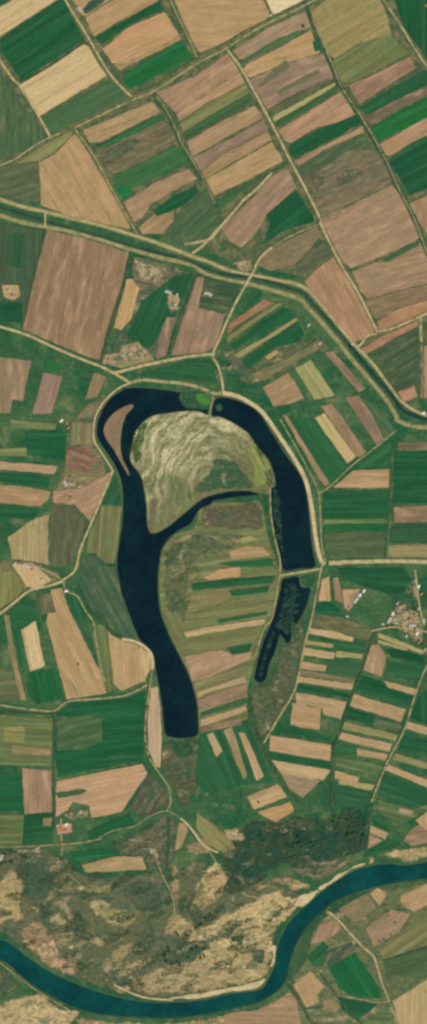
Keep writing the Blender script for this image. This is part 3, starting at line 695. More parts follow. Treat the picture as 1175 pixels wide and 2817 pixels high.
FIELDS = """
A|0T|pale straw field across the top left corner above the large dark green field|-130,120 90,-20 180,-80 400,-80 270,5 0,180 -130,262
A|0g|green corner of a field cut off by the top left corner|-130,-90 150,-90 85,-28 -130,110
A|0g|large dark green field between two pale straw fields at top left|0,190 290,0 340,0 345,60 415,195 105,400 0,240
A|0T|large smooth pale straw field at top left, below the darkest green field|100,420 415,220 445,235 530,370 195,570
A|0G|muted green field along the lower side of the large pale straw field|200,580 540,390 560,400 635,485 380,610 250,660|76,106,68
A|0d|mottled green field at the left edge, left of the pale field track|-130,260 -10,340 60,450 180,600 235,675 120,740 -30,800 -130,860
A|0t|tan field at the top edge right of the field track|370,20 330,-70 640,-90 560,-10 420,80 400,70
A|1d|small dark plot at the top edge beside the pale roofed barn|405,45 440,10 500,-40 540,-40 500,25 420,70|54,84,70
A|1t|tan field below the small dark plot at the top|420,90 540,10 600,-30 700,-90 800,-90 780,5 690,50 560,120 465,180
A|1g|dark green stripe between two tan fields at the top|470,185 690,60 790,0 805,50 640,120 500,220
A|1o|orange tan field between the two green strips near the top|505,240 640,130 810,60 845,110 880,170 840,205 600,318 550,310
A|1t|dull tan strip under the orange field near the top|560,318 600,318 840,205 882,172 892,195 700,290 592,350|170,142,96
A|1v|bright green strip above the main diagonal farm track, near the top|605,365 890,200 945,270 935,290 640,440 615,415
A|0t|largest tan field at the top edge, left of the pale corner field|825,-90 1240,-90 1285,-20 1330,70 1310,95 1200,150 1110,205 985,260 960,230 900,100
B|0T|very pale straw field cut by the top edge beside the main track|220,-110 620,-110 500,-15 320,72 305,50 275,-20|226,206,154
A|0t|tan strip just below the diagonal farm track, left of the dark drain|410,640 750,500 790,550 500,700 440,700|168,142,98
A|1G|green stripe under the tan strip left of the dark drain|470,720 790,560 810,590 700,640 520,730
A|0m|brown and green weedy field below the green stripe left of the dark drain|480,740 810,590 860,660 870,700 700,800 560,860 530,830
A|0G|green field with uneven growth above the pinkish strip|560,865 700,800 870,715 920,760 930,810 760,880 640,930 570,935|62,106,60
A|1v|small vivid green corner patch beside the long field track|570,935 650,920 640,965 605,985|26,116,52
A|1p|pinkish tan strip above the narrow dark green strip|610,995 760,900 930,830 970,880 850,940 740,1010 700,1074 660,1090
A|1g|narrow dark green strip in the middle of the weedy ground|760,1040 850,970 970,915 975,950 940,985 850,1040 770,1065
C|0p|patchy pink tan plot above the canal left of the dirt road|680,120 760,50 860,30 850,90 800,150 700,150|156,128,90
A|0d|weedy dull green plot beside the dark drain|860,1070 980,960 1010,920 1060,1020 1080,1100 1040,1180 960,1220 820,1160
A|0t|large tan field narrowing to the canal, left of the long pale track|190,800 270,760 365,660 385,665 450,780 560,960 640,1090 640,1130 560,1112 430,1082 330,1060 200,1010 200,900
A|0d|rough green field at the left edge above the canal|-130,850 60,800 180,775 190,810 190,1000 0,960 -130,920|88,98,68
A|1e|thin olive strip above the big tan field that narrows to the canal|20,815 180,730 355,640 360,655 270,750 190,790|140,134,86
B|0p|pinkish tan field at the head of the long block between two farm tracks|-259,455 -60,370 90,262 150,350 -160,560
B|0o|tan field with pale patches, second down the long block|-160,562 150,352 180,408 0,500 -148,600|178,142,104
B|0e|olive stripe crossing the long block under the pale patched field|-146,604 0,504 180,412 200,455 0,570 -128,650
B|0G|dark green stripe crossing the long block|-126,655 20,565 200,458 215,500 100,570 -60,660 -118,692|66,94,58
B|0t|tan stripe below the dark green stripe in the long block|-110,700 60,600 225,520 265,580 60,690 -82,770|172,140,102
B|0b|grey brown stripe in the middle of the long block|-78,778 130,670 268,588 290,640 60,760 -42,842|142,118,96
B|0t|narrow tan stripe under the grey brown stripe|-38,848 60,764 290,645 310,688 130,790 -20,880|160,132,92
B|0t|plain tan field at the lower end of the long block|-35,892 140,796 310,700 365,790 200,880 50,950 0,985
B|0G|long green strip above the diagonal dirt road|10,1000 200,900 372,800 380,822 310,850 210,905 50,1040 25,1045|62,98,58
B|0b|grey tan field between the diagonal dirt road and the dark green strips|60,1120 120,1060 200,990 320,860 390,835 430,925 300,1040 230,1150 160,1220 100,1190|154,126,98
B|0g|streaky dark green plot below the grey tan field|280,1060 430,935 520,1074 520,1095 440,1110 350,1150 270,1200 300,1110
B|0p|pink brown field just below the main track, right of the pale road|115,250 290,140 440,70 480,60 500,130 350,190 170,290 150,290|158,134,104
B|1G|thin green strip under the pink brown field by the main track|170,292 340,190 440,150 455,165 300,240 185,305|82,106,66
B|0o|orange tan field with a ragged lower side, right of the pale road|185,315 330,245 500,150 530,220 545,260 380,310 200,385 170,345|184,150,102
B|1g|small dark green square at the field corner near the top right|508,205 540,190 558,240 525,258
B|0b|purplish brown field crossed by dark weeds|200,390 380,312 500,275 575,265 600,330 620,385 430,455 290,540 262,500|142,120,96
B|1d|upper dark weed streak in the purplish brown field|240,430 320,340 380,295 400,330 340,370 260,430|104,104,76
B|1d|middle dark weed streak in the purplish brown field|330,450 480,370 540,345 545,365 400,440 350,470|104,104,76
B|1d|lowest dark weed streak in the purplish brown field|290,545 450,450 590,390 600,402 450,480 310,562|92,98,68
B|1y|thin pale yellow strip between dark weeds and green|310,575 450,500 620,405 625,420 460,520 320,600|176,162,106
B|1G|narrow green strip below the thin pale yellow strip|325,602 480,520 630,425 640,445 480,540 340,625|58,102,60
B|1o|orange and pink tan field in the middle of the upper right block|340,640 480,555 650,450 720,560 640,600 540,625 400,705 370,690|172,136,100
B|1g|broad dark green strip in the middle of the upper right block|400,715 450,680 560,630 740,565 750,605 620,680 420,780 400,760
B|1p|pink tan strip below the broad dark green strip|420,792 620,690 755,620 765,650 600,720 440,815|162,134,100
B|0d|dull green band under the pink tan strip|430,825 640,715 760,660 800,720 680,750 560,820 460,880|74,94,64
B|0m|curving olive brown field in the upper right block|460,890 560,825 680,745 810,735 870,810 890,880 700,960 530,970 500,930|116,106,80
B|0p|largest smooth tan field in the right half, above the thin green hedge line|545,1080 720,1000 900,910 940,960 1020,1130 1040,1172 860,1260 700,1320 660,1290 600,1180|160,132,100
B|1m|brown band of weeds across the top of the largest right tan field|520,980 700,940 890,885 895,905 700,1000 570,1075 545,1060|124,110,82
B|0y|dry yellow field at the top right, between two farm tracks|495,60 600,-20 700,-100 800,-100 870,60 900,180 740,210 620,290 590,270 540,160|156,138,88|32
B|0e|olive green field below the dry yellow field|610,300 750,212 890,170 985,262 830,345 700,410 650,400|110,116,70|32
B|0r|reddish brown field with pink corners at the right|690,420 860,345 990,280 1020,335 930,385 740,512 700,450|150,116,92
B|0G|green strip under the reddish brown field at the right|740,530 1040,355 1180,300 1180,385 900,500 770,570|38,92,56
B|0b|grey brown strip between two green strips at the right edge|770,580 900,505 1074,420 1180,390 1180,425 940,530 800,620|110,96,76
B|0v|vivid green strip at the right edge|800,625 950,540 1180,430 1180,545 960,635 850,690 830,690|34,104,50
B|0o|pink tan strip under the vivid green strip at the right edge|840,710 1074,578 1180,550 1180,615 1000,700 890,770 870,765|174,138,100
B|0g|dark green field at the right edge below the pink tan strip|880,790 1000,705 1180,620 1180,900 990,960 950,900|28,84,52|28
B|0p|tan field at the right edge just right of the dark drain, below a dark green field|985,1005 1180,910 1180,1150 1100,1190 1050,1120|162,128,94
B|0g|dark green field in the top right corner|880,-100 1180,-100 1180,400 1075,290 960,130|26,84,50
D|0m|olive and tan field right of the bend in the dirt road|235,300 290,230 400,175 530,112 550,160 480,240 420,300 300,335|132,116,84
D|0d|dark weedy strip below the olive and tan field|430,310 490,235 560,190 612,258 480,345 440,372|88,94,66
D|0p|tan wedge between the canal and the long pale road|470,385 520,330 612,265 700,400 780,550 820,625 760,670 700,685 600,560 500,430|166,130,96
D|0p|tan field right of the long pale road below the thin hedge|705,335 890,262 1040,192 1180,330 1180,370 960,420 780,470 745,430|156,128,96
D|1G|thin green hedge strip between the two right tan fields|850,280 1030,185 1038,205 870,290|66,94,58
D|0m|brown field with scattered weeds above the pink strip|765,480 960,425 1180,375 1180,440 940,510 822,570|138,114,84
D|0r|pink brown strip along the upper side of the dirt track|825,580 940,515 1180,445 1180,470 1040,545 940,590 840,628|166,124,90
D|0r|narrow reddish strip along the lower side of the dirt track|740,720 850,655 1020,582 1030,600 880,680 780,737|168,124,94
D|0d|dark green and brown rough field between the canal and the right edge|775,750 1030,606 1038,960 1000,990 930,960 860,860|66,88,58|30
D|1r|small reddish plot on the canal bank at the right|930,930 1010,895 1030,950 960,978|168,126,96
D|0o|tan strip at the right edge right of the pale lane|1058,700 1180,680 1180,960 1058,955|170,136,98
D|1r|reddish strip just below the canal right of the dirt road|100,592 270,472 320,490 140,600 90,640|158,114,86
D|1e|olive strip under the reddish strip below the canal|90,652 320,495 372,488 130,655 90,690|134,126,80
D|1g|green strip between the olive strip and the thin pale strip|110,700 370,510 430,540 410,570 200,670 130,722|34,94,54
D|2y|very thin pale strip running through the green fields below the canal|120,745 280,655 430,562 435,576 290,672 150,760|150,142,90
D|1g|dark green field below the very thin pale strip|160,772 440,582 470,640 440,680 330,710 190,815|30,88,52
D|1m|mixed brown and green strip below the dark green field|200,840 380,765 540,672 572,690 520,730 380,800 270,872|120,114,76
D|2t|small tan patch in the mixed strip above the paired plots|275,752 330,718 347,735 290,772|180,150,104
D|1t|brown tan plot left of the pale yellow green plot|265,905 390,832 430,890 470,960 400,985 320,1000|156,130,94
D|1y|pale yellow green plot between the lake and the canal|425,810 500,770 620,945 520,965|160,154,98
D|1b|long thin grey brown plot along the lower side of the canal|570,732 612,727 770,910 738,928|138,112,90
F|1b|grey brown plot with a green right half beside the canal bend|672,-50 735,-58 800,30 862,160 828,187 780,120|140,114,90
F|1d|green half plot inside the canal bend|745,-48 830,0 918,112 862,155 800,30|70,102,64
F|1T|pale half of the paired strips right of the lake|520,52 570,28 722,245 682,278|196,174,116
F|1b|brown half of the paired strips right of the lake|548,-5 605,-18 775,220 745,245 722,240 572,25|150,122,90
F|0G|green field between the lakeside strips and the paired strips|385,40 515,58 660,280 672,300 600,370 500,220|46,98,56
F|2b|thin brown strip along the lakeside dyke track|362,35 382,40 595,378 572,392 540,350|146,126,88
F|1t|tan trapezoid field beside the lakeside fields|610,397 710,312 888,305 895,397|178,146,102
F|0g|green field above the tan trapezoid|690,290 730,240 890,130 900,290 720,300|44,96,56
F|1g|dark green strip just below the tan trapezoid|562,420 882,412 882,545 562,548|32,88,52
F|1e|thin light line between green strips east of the lake|568,555 880,550 880,572 572,576|92,120,72
F|1g|lower green strip east of the lake|564,582 876,578 876,610 566,612|30,94,50
F|1d|dull green field with brown streaks above the straight pale road|568,618 872,615 860,735 600,742 572,690|78,96,62
F|0m|brown strip at the right edge below the canal bend|930,172 1200,165 1200,212 930,212|108,98,74
F|0g|large dark green field at the right edge below the brown strip|912,220 1200,215 1200,472 905,475|26,84,50|0
F|1r|reddish strips at the right edge below the large green field|910,490 1200,485 1200,562 912,568|136,112,84
F|0G|dull green field at the right edge under the reddish strips|898,578 1200,570 1200,665 888,668|50,88,56
F|1y|tan and yellow strip along the straight pale road at the right edge|882,680 1200,672 1200,742 880,738|148,132,88
F|0g|dark green field below the straight pale road|632,792 960,790 1000,850 960,910 900,925 780,890 660,850|28,82,50
F|1T|pale plot just below the east end of the causeway|555,852 592,832 602,955 540,955|196,160,110
F|1r|brown plot right of the pale plot by the causeway|612,842 635,838 662,965 622,950|152,122,90
F|1o|sandy farmyard plot east of the causeway|655,900 745,895 720,960 690,1000 668,990|184,148,108
F|0g|small dark green plot between the causeway plots and the village|528,972 600,960 672,1020 660,1032 520,1012|20,84,52
F|0m|olive brown field left of the village|512,1020 640,1032 780,1080 830,1110 770,1135 640,1120 500,1080|98,100,66
F|1t|upper tan strip on the land between the lake arms|100,712 180,682 270,690 300,730 110,750|166,138,94
F|1y|pale yellow patch at the top of the fields between the lake arms|150,650 200,632 240,650 165,672|150,146,84
F|0g|green strip above the orange plot between the lake arms|50,766 310,745 322,785 160,790 60,775|44,98,54
F|1o|L shaped orange plot between the lake arms|-30,838 50,800 150,786 155,832 0,852|192,152,104
F|0g|dark green strip under the orange plot between the lake arms|-85,870 0,858 155,842 328,830 315,868 100,885 -80,905|34,88,52
F|0m|tan and olive strip in the middle of the land between the lake arms|-95,915 90,892 102,950 -60,1005 -105,1010|130,122,80
F|1g|thin dark green strip touching the right shore road of the peninsula|100,905 300,880 292,910 110,932|40,94,54
F|0e|olive strip above the pale stripe between the lake arms|105,952 292,925 288,1000 40,1045 -60,1050 -60,1010|116,116,72
H|1g|thin green line just above the pale stripe between the lake arms|40,48 290,0 285,22 50,62|50,98,56
H|1T|long pale stripe across the land between the lake arms|-122,106 0,80 278,38 275,66 0,108 -110,130|196,168,118
H|0e|olive strip under the long pale stripe|-120,150 0,122 240,100 232,150 80,180 -118,200|118,116,74
H|1g|short dark green plot beside the reed bed|80,182 210,160 202,200 122,217|40,90,54
H|0p|broad pinkish field across the land between the lake arms|-118,225 60,190 80,200 120,220 212,202 200,240 0,330 -82,345|172,140,106
H|0e|olive strip under the broad pinkish field|-78,355 192,262 187,308 -58,392|120,114,76
H|1t|upper pale tan stripe of the lower peninsula|-58,400 172,325 186,350 0,400 -53,430|178,152,108
H|1b|grey brown stripe of the lower peninsula|-53,440 0,415 186,357 186,420 0,480 -48,490|144,118,92
H|1g|green stripe of the lower peninsula|-40,502 186,432 186,455 0,510 -40,526|46,90,56
H|1T|lowest pale stripe of the lower peninsula|-40,535 180,470 187,490 0,560 -42,568|180,154,108
H|0G|green wedge south of the land between the lake arms|-60,720 -40,600 40,560 190,540 250,680 320,850 200,850 60,890 -30,900 -60,820|42,92,56
H|1b|narrow grey strip at the top of the green wedge|-40,572 150,528 165,560 60,580 -40,600|130,112,84
H|1t|short pale plot at the left of the green wedge|-10,612 18,600 66,690 35,722|184,158,112
H|1t|long brown plot in the middle of the green wedge|72,590 112,568 150,680 187,812 172,832 130,740|150,132,90
H|1o|long orange tan plot at the right of the green wedge|145,600 177,600 270,815 235,837|190,156,112
H|1o|upper orange tan plot with a lone tree above the scrub wood|187,915 340,852 382,915 222,980|190,158,110
H|1o|lower orange plot just above the scrub wood|240,992 400,942 418,985 330,1042|188,148,98
H|1b|grey tan triangle below the pale strips|355,800 550,835 460,922 400,880|152,130,96
H|1T|pale strip narrowing to the left above the grey tan triangle|308,735 600,785 562,835 358,802|192,164,118
H|1g|dark green strip between the two broad tan strips|298,702 600,748 600,776 320,732|28,84,50
H|1t|broad tan strip below the reed bed|300,612 600,660 596,740 300,690|182,150,108
H|1g|dark green strip above the broad tan strip|335,562 600,620 600,645 340,600|34,86,52
H|1t|tan plot right of the foot of the reed bed|410,452 552,482 546,588 400,562|176,146,104
H|1t|long tan strip above the plot at the foot of the reed bed|425,402 680,447 650,535 560,510 560,480 430,458|180,152,108
H|1g|dark green strip right of the lower reed bed|440,360 692,408 690,432 440,388|26,82,48
H|1T|pale strip beside the middle of the reed bed|432,322 712,360 702,390 430,350|184,156,112
H|1e|striped strip just above the pale strip beside the reed bed|445,290 600,315 718,340 715,356 440,318|124,112,82
H|1t|short tan strip beside the reed bed|458,250 580,270 572,300 450,285|178,148,106
H|0G|dull green plot right of the short tan strip|590,245 750,260 722,330 582,312|62,96,62
H|1t|tan strip beside the upper reed bed|470,182 622,208 612,238 460,218|188,158,114
H|1y|thin yellow strip running right from the tan strip|628,200 762,215 752,236 622,226|170,156,100
H|1y|thin yellow strip above the tan strip by the upper reed bed|480,145 612,165 610,182 480,166|168,154,98
H|1T|highest pale strip by the lake road below the causeway|490,86 620,102 712,132 706,152 485,112|194,166,116
H|0g|green plot under the highest pale strip|620,150 706,156 780,150 768,205 640,192|48,94,58
H|0d|weedy plot between the highest pale strip and the drain|640,90 700,80 810,90 785,145 715,130|98,102,66
H|1y|upper thin yellow strip below the village|832,114 960,155 1062,200 1052,214 940,172 830,130|176,160,106
H|1y|lower thin yellow strip below the village|832,142 982,186 972,198 832,160|160,148,94
H|1p|pink tan plot right of the drain, below the village|790,170 832,165 872,222 868,262 850,325 762,292|162,132,98
H|0g|dark green strip right of the pink tan plot|862,188 940,190 1062,226 1052,262 900,232|22,80,48
H|0G|green field above the narrow pale strip by the village road|880,248 1052,270 1030,352 880,318|44,94,56
H|1t|narrow pale strip by the village road|862,345 1022,385 1010,415 882,378|184,156,108
H|0g|broad dark green field between the drain and the village road|732,310 852,350 870,375 1005,428 992,465 712,390|24,82,48
H|1t|broad tan strip between the drain and the village road|705,408 970,485 945,547 690,467|176,148,104
H|1g|short dark green plot beside the drain|672,480 812,520 802,560 660,532|28,80,50
H|0d|dull plot right of the short dark green plot|818,532 950,562 945,590 808,572|88,104,70
H|1y|yellowish strip below the short dark green plot|662,546 930,612 920,640 650,580|152,142,90
H|1t|long tan strip below the yellowish strip|635,597 902,655 888,695 632,632|178,150,108
H|1G|green plot under the long tan strip|620,660 720,672 728,712 620,712|52,100,58
H|1t|short tan strip touching the village road|730,678 880,706 870,737 730,710|170,144,98
H|0e|olive plot between the drain and the village road|620,722 730,732 852,762 842,800 740,790 622,770|82,104,66
H|1o|orange strip beside the drain near its lower end|620,786 740,822 730,848 618,826|184,150,104
H|1y|striped yellow strip near the lower end of the drain|640,832 822,856 802,886 640,852|176,158,106
H|0G|green field at the lower end of the drain|620,866 800,900 792,945 740,970 620,960|44,88,56
H|0g|dark green field at the right edge beside the village road|1030,432 1200,290 1200,590 1095,572 990,530|26,80,48
H|1t|tan strip at the right edge beside the village road|982,545 1200,612 1200,650 970,580|178,152,106
H|0g|dark green field under the right edge tan strip|958,592 1200,660 1200,730 932,690|32,86,52
H|0e|olive strip at the right edge|920,702 1200,785 1200,820 900,730|134,126,84
H|1t|second tan strip at the right edge beside the village road|885,757 1200,885 1200,925 868,782|184,154,108
H|0G|lower green field at the right edge beside the village road|862,802 1200,940 1200,990 1000,965 832,905|38,88,54
H|0e|olive field above the last tan field at the right edge|830,930 1000,972 1100,960 1010,1020 930,1050 830,990|84,104,64
H|1t|small tan patch in the olive field at lower right|940,970 1010,985 1000,1010 930,995|150,134,92
H|1o|tan corner field at the right edge above the river|1015,1030 1080,985 1200,940 1200,1100 1062,1075|188,154,108
J|1o|small tan plot right of the scrub wood|792,95 885,135 868,168 790,132|180,150,106
J|1p|brown half of the small plot right of the scrub wood|790,140 862,170 782,212|148,122,92
J|0v|green field on the north bank of the river|790,215 870,180 920,155 945,190 880,215 760,252|36,92,52
J|0g|dark green plot above the small tan plot by the scrub wood|800,40 880,90 890,125 810,90|30,86,50
J|0p|brown field at the right edge north of the river|955,170 1000,110 1060,80 1200,100 1200,165 1000,195|138,118,86
C|0G|green field at the left edge just below the canal|-130,60 100,112 212,132 180,330 122,590 -20,565 -130,520|74,92,64
C|1g|darker green patch in the left edge field below the canal|42,150 130,150 115,320 30,305|54,92,58
C|1T|yellow sandy yard near the left edge|10,402 90,402 102,455 62,478 20,460|184,154,106
C|1g|dark green patch below the yellow sandy yard|-130,480 30,485 112,480 112,592 -20,568 -130,530|28,80,50
C|0r|huge striped brown red field below the canal|232,130 420,172 635,240 600,400 522,640 492,770 440,758 112,620 180,330|146,118,86|78
C|1o|narrow orange field right of the huge striped field|625,372 655,370 685,420 650,560 600,620 560,612|190,156,102
C|0m|weedy yards right of the huge striped field|660,262 830,300 850,350 760,400 690,430 650,350|108,104,78
C|0g|green field between the narrow orange field and the drain|700,480 780,420 850,360 950,345 900,480 830,620 780,660 720,730 620,650|32,86,52
C|0p|grey pink field left of the road down to the lake|970,362 1005,365 978,515 1110,545 1062,700 1000,735 842,747|150,122,96
C|0d|dull green plot with a long barn below the canal|1010,355 1180,380 1120,530 980,512|60,84,58
C|1b|grey brown plot left of the drain above the lake road|820,560 862,560 822,745 770,765 780,660|126,108,86
C|0y|yellow scrubby plot above the west lakeside road|600,700 680,680 762,770 600,812 560,800|150,138,88
C|1r|pink corner patch at the foot of the huge striped field|510,742 560,742 570,800 512,788|172,132,100
C|0g|long green field between the west road and the lake|650,848 800,808 960,775 1040,785 1074,880 900,870 780,862|42,92,54
C|0p|brown field with a notch at the left edge left of the lake|-130,740 155,775 112,970 62,962 50,1030 -130,1035|142,122,92
C|1b|grey brown plot left of the sand spit|215,832 310,850 252,1035 160,1035|148,122,100
C|1v|small bright green plot above the grey brown plot|232,772 300,790 292,832 222,822|34,106,56
C|1m|thin brown plot close to the lakes upper left shore|462,832 520,850 480,950 420,962|140,120,82
E|1e|pale olive strip left of the lone white farmstead|50,62 280,82 272,112 50,100|112,122,76
E|0g|dark green field below the lone white farmstead|132,122 330,122 320,262 132,232|26,86,52
E|1y|short yellowish strip at the left edge|-130,212 130,200 132,240 -130,240|124,130,82
E|1o|narrow pinkish strip at the left edge|-130,258 285,290 265,332 -130,292|176,146,108
E|0g|green strip below the narrow pinkish strip at the left edge|-130,312 250,345 240,400 -130,352|34,90,54
E|1t|tan strips left of the barn at the left edge|-130,368 150,395 250,418 240,450 200,490 -130,458|166,136,96
E|0g|dark green strip above the sandy field at the left edge|-130,490 210,502 160,552 -130,540|28,88,50
E|0r|dark red brown plot left of the lake|332,202 420,190 482,250 430,330 320,292|126,96,76
E|0e|tan olive plot between the farmstead and the lake|352,70 458,80 468,190 420,180 345,190|126,116,80
E|1p|pinkish tan field left of the lake above the oval field|262,412 400,400 545,318 492,458 442,562 370,480 262,470|168,134,102
E|0d|big dark oval field left of the lake|260,480 370,490 430,570 380,700 350,780 270,790 238,750 245,560|88,92,64
E|0G|green wedge on the lakes left shore|570,330 594,400 597,480 500,480 520,430|44,88,56
E|0e|olive field on the lakes left shore|500,485 597,490 582,680 565,768 520,770 470,722 422,718 440,620|110,112,70
E|0d|large dull green field curving along the lakes left shore|402,742 460,728 520,778 566,794 600,935 640,1045 686,1150 620,1128 540,1070 440,965 390,870|66,94,66|-60
E|0y|sandy rough field left of the big oval field|40,642 150,560 240,530 236,700 240,775 150,760 60,745|170,150,104
E|1T|sandy farmyard near the left edge|60,772 160,765 252,850 182,900 130,880|204,176,124
E|0y|yellow green field at the left edge below the sandy farmyard|-130,840 60,800 140,882 60,955 -130,1070|132,126,76
E|0G|green striped field below the lane at left|30,1035 130,930 178,960 205,1074 190,1110 40,1100|40,92,54
E|1m|brown plot between the green striped field and the tan strip|182,922 250,912 275,1010 200,1020|98,96,66
G|0t|big tan field left of the lake running down to the lane|250,-105 305,-112 340,0 380,70 470,260 520,340 530,405 330,437 280,250 230,60|178,148,102
G|1g|narrow green plot at the road fork left of the lake|320,-90 372,-75 422,-20 420,50 390,72 355,10|38,90,54
G|0e|long olive band beside the winding field track|470,60 530,80 575,385 522,402 450,120|100,112,68
G|0t|rounded tan field inside the dyke bend left of the lake|530,85 600,148 680,172 700,250 718,345 600,396 562,360|182,152,104
G|1T|pale sandy rim beside the dyke bend|688,175 745,222 738,290 714,338 690,240|196,168,116
G|1T|small very pale field near the left edge|105,95 175,50 220,270 150,300|210,184,134
G|0e|olive field in the lower left strips at the left edge|-130,250 60,300 112,440 -130,440|92,100,64
G|0o|thin tan strip second from the small very pale field|38,170 62,160 128,440 100,440|138,122,82
G|0G|thin green strip left of the small very pale field|48,20 98,90 130,300 92,262|40,94,54
G|1e|thin olive strip left of the thin green strip|20,22 46,20 76,240 58,240|126,120,78
G|0v|green field below the small very pale field|130,310 280,285 315,435 180,462 140,422|32,94,50
G|0g|large dark green field left of the long lakeside strip|280,502 380,452 620,432 718,392 708,730 600,755 290,820 265,700|24,86,50|5
G|1d|duller upper left part of the large dark green field|278,520 500,520 505,640 420,682 280,690|66,98,60|15
G|0e|olive striped field at the left edge beside the large dark green field|-130,502 260,532 258,762 -130,760|98,110,66|-3
G|1y|faint yellow patch in the olive striped field|20,572 120,570 120,650 20,642|138,130,76
G|1t|faint tan streak in the olive striped field|58,662 250,682 250,712 60,702|138,126,84
G|1p|brown plot with a faint cross line near the left edge|110,775 252,788 258,990 120,1002|158,128,100
G|0v|green field at the left edge beside the brown plot|-130,792 102,812 116,990 -130,990|34,94,54
G|0o|large orange tan field with a notch in its lower side|278,840 400,815 700,755 726,800 600,990 450,1022 440,960 360,940 330,985 275,1015|190,152,112
G|1G|short green strip cut into the large orange tan field|272,897 400,877 432,888 400,905 290,925|64,92,58
G|0p|long pale strip squeezed between the track and the lake|742,382 776,372 790,480 797,620 790,770 768,770 730,680 728,500|190,164,126
G|0m|dark grey brown field beside the winding track|642,960 738,800 825,900 832,950 760,985 702,1035|80,88,66
G|0m|pale brown sliver right of the marsh|992,820 1042,890 1012,912|134,122,82
I|0g|green field under the large orange tan field|430,125 640,35 672,92 560,135 440,165|30,88,50
I|0g|green field left of the pink farmyard|120,40 258,42 262,180 112,190|28,84,48
I|0e|olive square at the left edge near the pink farmyard|-130,38 118,40 108,202 -130,200|90,104,62
I|1t|small tan patch at the corner beside the pink farmyard|212,60 258,58 250,100 212,97|146,128,86
I|1o|pink farmyard at lower left|278,92 352,85 355,130 282,142|186,140,112
I|1v|bright green strip above the lone tan strip|338,232 540,212 552,240 382,275|30,96,52
I|1t|lone tan strip in the scrubland with green above it|402,290 560,250 700,248 722,312 560,322 422,326|166,142,96
I|0t|small tan plot beside the sandy track above the scrubland|880,80 932,105 892,205 860,222|150,132,92
J|0e|olive tan field on the left side of the scrub wood|-60,35 20,85 110,175 130,207 70,232 -20,182 -60,110|140,130,84
J|0m|olive brown field south of the river bend|640,508 780,432 820,498 722,580|134,118,84
J|1o|small orange plot by the river bend on the south bank|792,432 830,402 876,432 840,492|178,148,100
J|0o|orange plot at the right edge south of the river|942,442 1060,390 1200,370 1200,430 1010,522 950,490|174,144,102
J|0r|patchy pink plot of broken ground south of the river|772,602 900,512 990,530 940,620 812,692|154,128,96
J|0e|large olive field at the lower right edge|832,702 980,590 1200,440 1200,660 1040,690 862,758|118,116,72
J|0r|pink brown plot beside the south bank track|500,682 540,590 620,560 652,602 580,662|156,126,96
J|0G|green plot left of the dark grey plot on the south bank|482,742 560,664 590,690 560,790 510,790|42,90,54
J|0m|dark grey green plot on the south bank|565,720 640,690 700,670 720,700 640,790 590,802|68,88,66
J|1v|bright green field near the bottom right|592,802 720,720 842,900 850,950 700,935 640,900|24,96,52
J|0G|green strip along the south bank of the river bend|425,640 500,620 500,690 480,760 420,840 400,850|64,92,58
J|0t|tan field at the bottom right of the river bend|415,880 500,815 570,887 530,930 542,965 480,992|178,148,104
J|0m|brown rough plot near the bottom edge|562,960 600,950 652,990 620,1020 560,1000|150,128,90
J|0p|pinkish field at the bottom edge south of the river|60,1160 80,1025 260,1000 300,980 395,915 430,960 470,1160|158,130,96
J|0G|dark green plot at the bottom edge|640,942 840,972 725,1060 650,1000|32,84,54
J|0e|green triangle at the bottom edge|740,1080 880,982 925,1160 700,1160|82,104,62
J|0T|sandy field in the bottom right corner|905,960 1060,862 1200,800 1200,1100 960,1160 930,1060|182,158,108
J|0G|green field at the right edge above the sandy corner field|855,762 1200,670 1200,800 1050,850 872,830|78,98,60
"""
_layer = {}
def field(line, k):
    q = line.split('|'); t, code, label, pts = q[0], q[1], q[2], q[3]
    lay, cl = int(code[0]), code[1]
    name, cat, mat, rgb = FC[cl]
    if len(q) > 4: rgb = tuple(float(v) for v in q[4].split(','))
    raw = P(t, pts); a = R(float(q[5])) if len(q) > 5 else main_angle(raw)
    ring = wobble(raw, 3.0, 9)
    z = 1.55 * 0 + .25 + 1.15 + lay * .55 + (k % 17) * .03
    z = {0: 1.30, 1: 1.82, 2: 2.35}[lay] - .0 + (k % 17) * .03
    cut = [w for w in WATERS if any(inside(p, ring) for p in w) or any(inside(p, w) for p in ring)]
    if cut:
        bm = cut_fill(ring, cut, z)
        border = [e for e in bm.edges if len(e.link_faces) == 1]
        r = bmesh.ops.extrude_edge_only(bm, edges=border)
        for v in [g for g in r['geom'] if isinstance(g, bmesh.types.BMVert)]: v.co.z = .0
        uv = bm.loops.layers.uv.new('rows'); ca, sa = math.cos(a), math.sin(a)
        for f in bm.faces:
            for l in f.loops:
                x, y = l.vert.co.x, l.vert.co.y
                l[uv].uv = (x * ca + y * sa, -x * sa + y * ca)
    else:
        bm = prism(ring, 0, z, a)
    o = obj(name, bm, M[mat]); tag(o, label, cat, GROUPS[name])
    o.color = tuple(lin(c) * ALB for c in rgb) + (1,)
for k, line in enumerate([l for l in FIELDS.strip().split('\n') if l]): field(line, k)
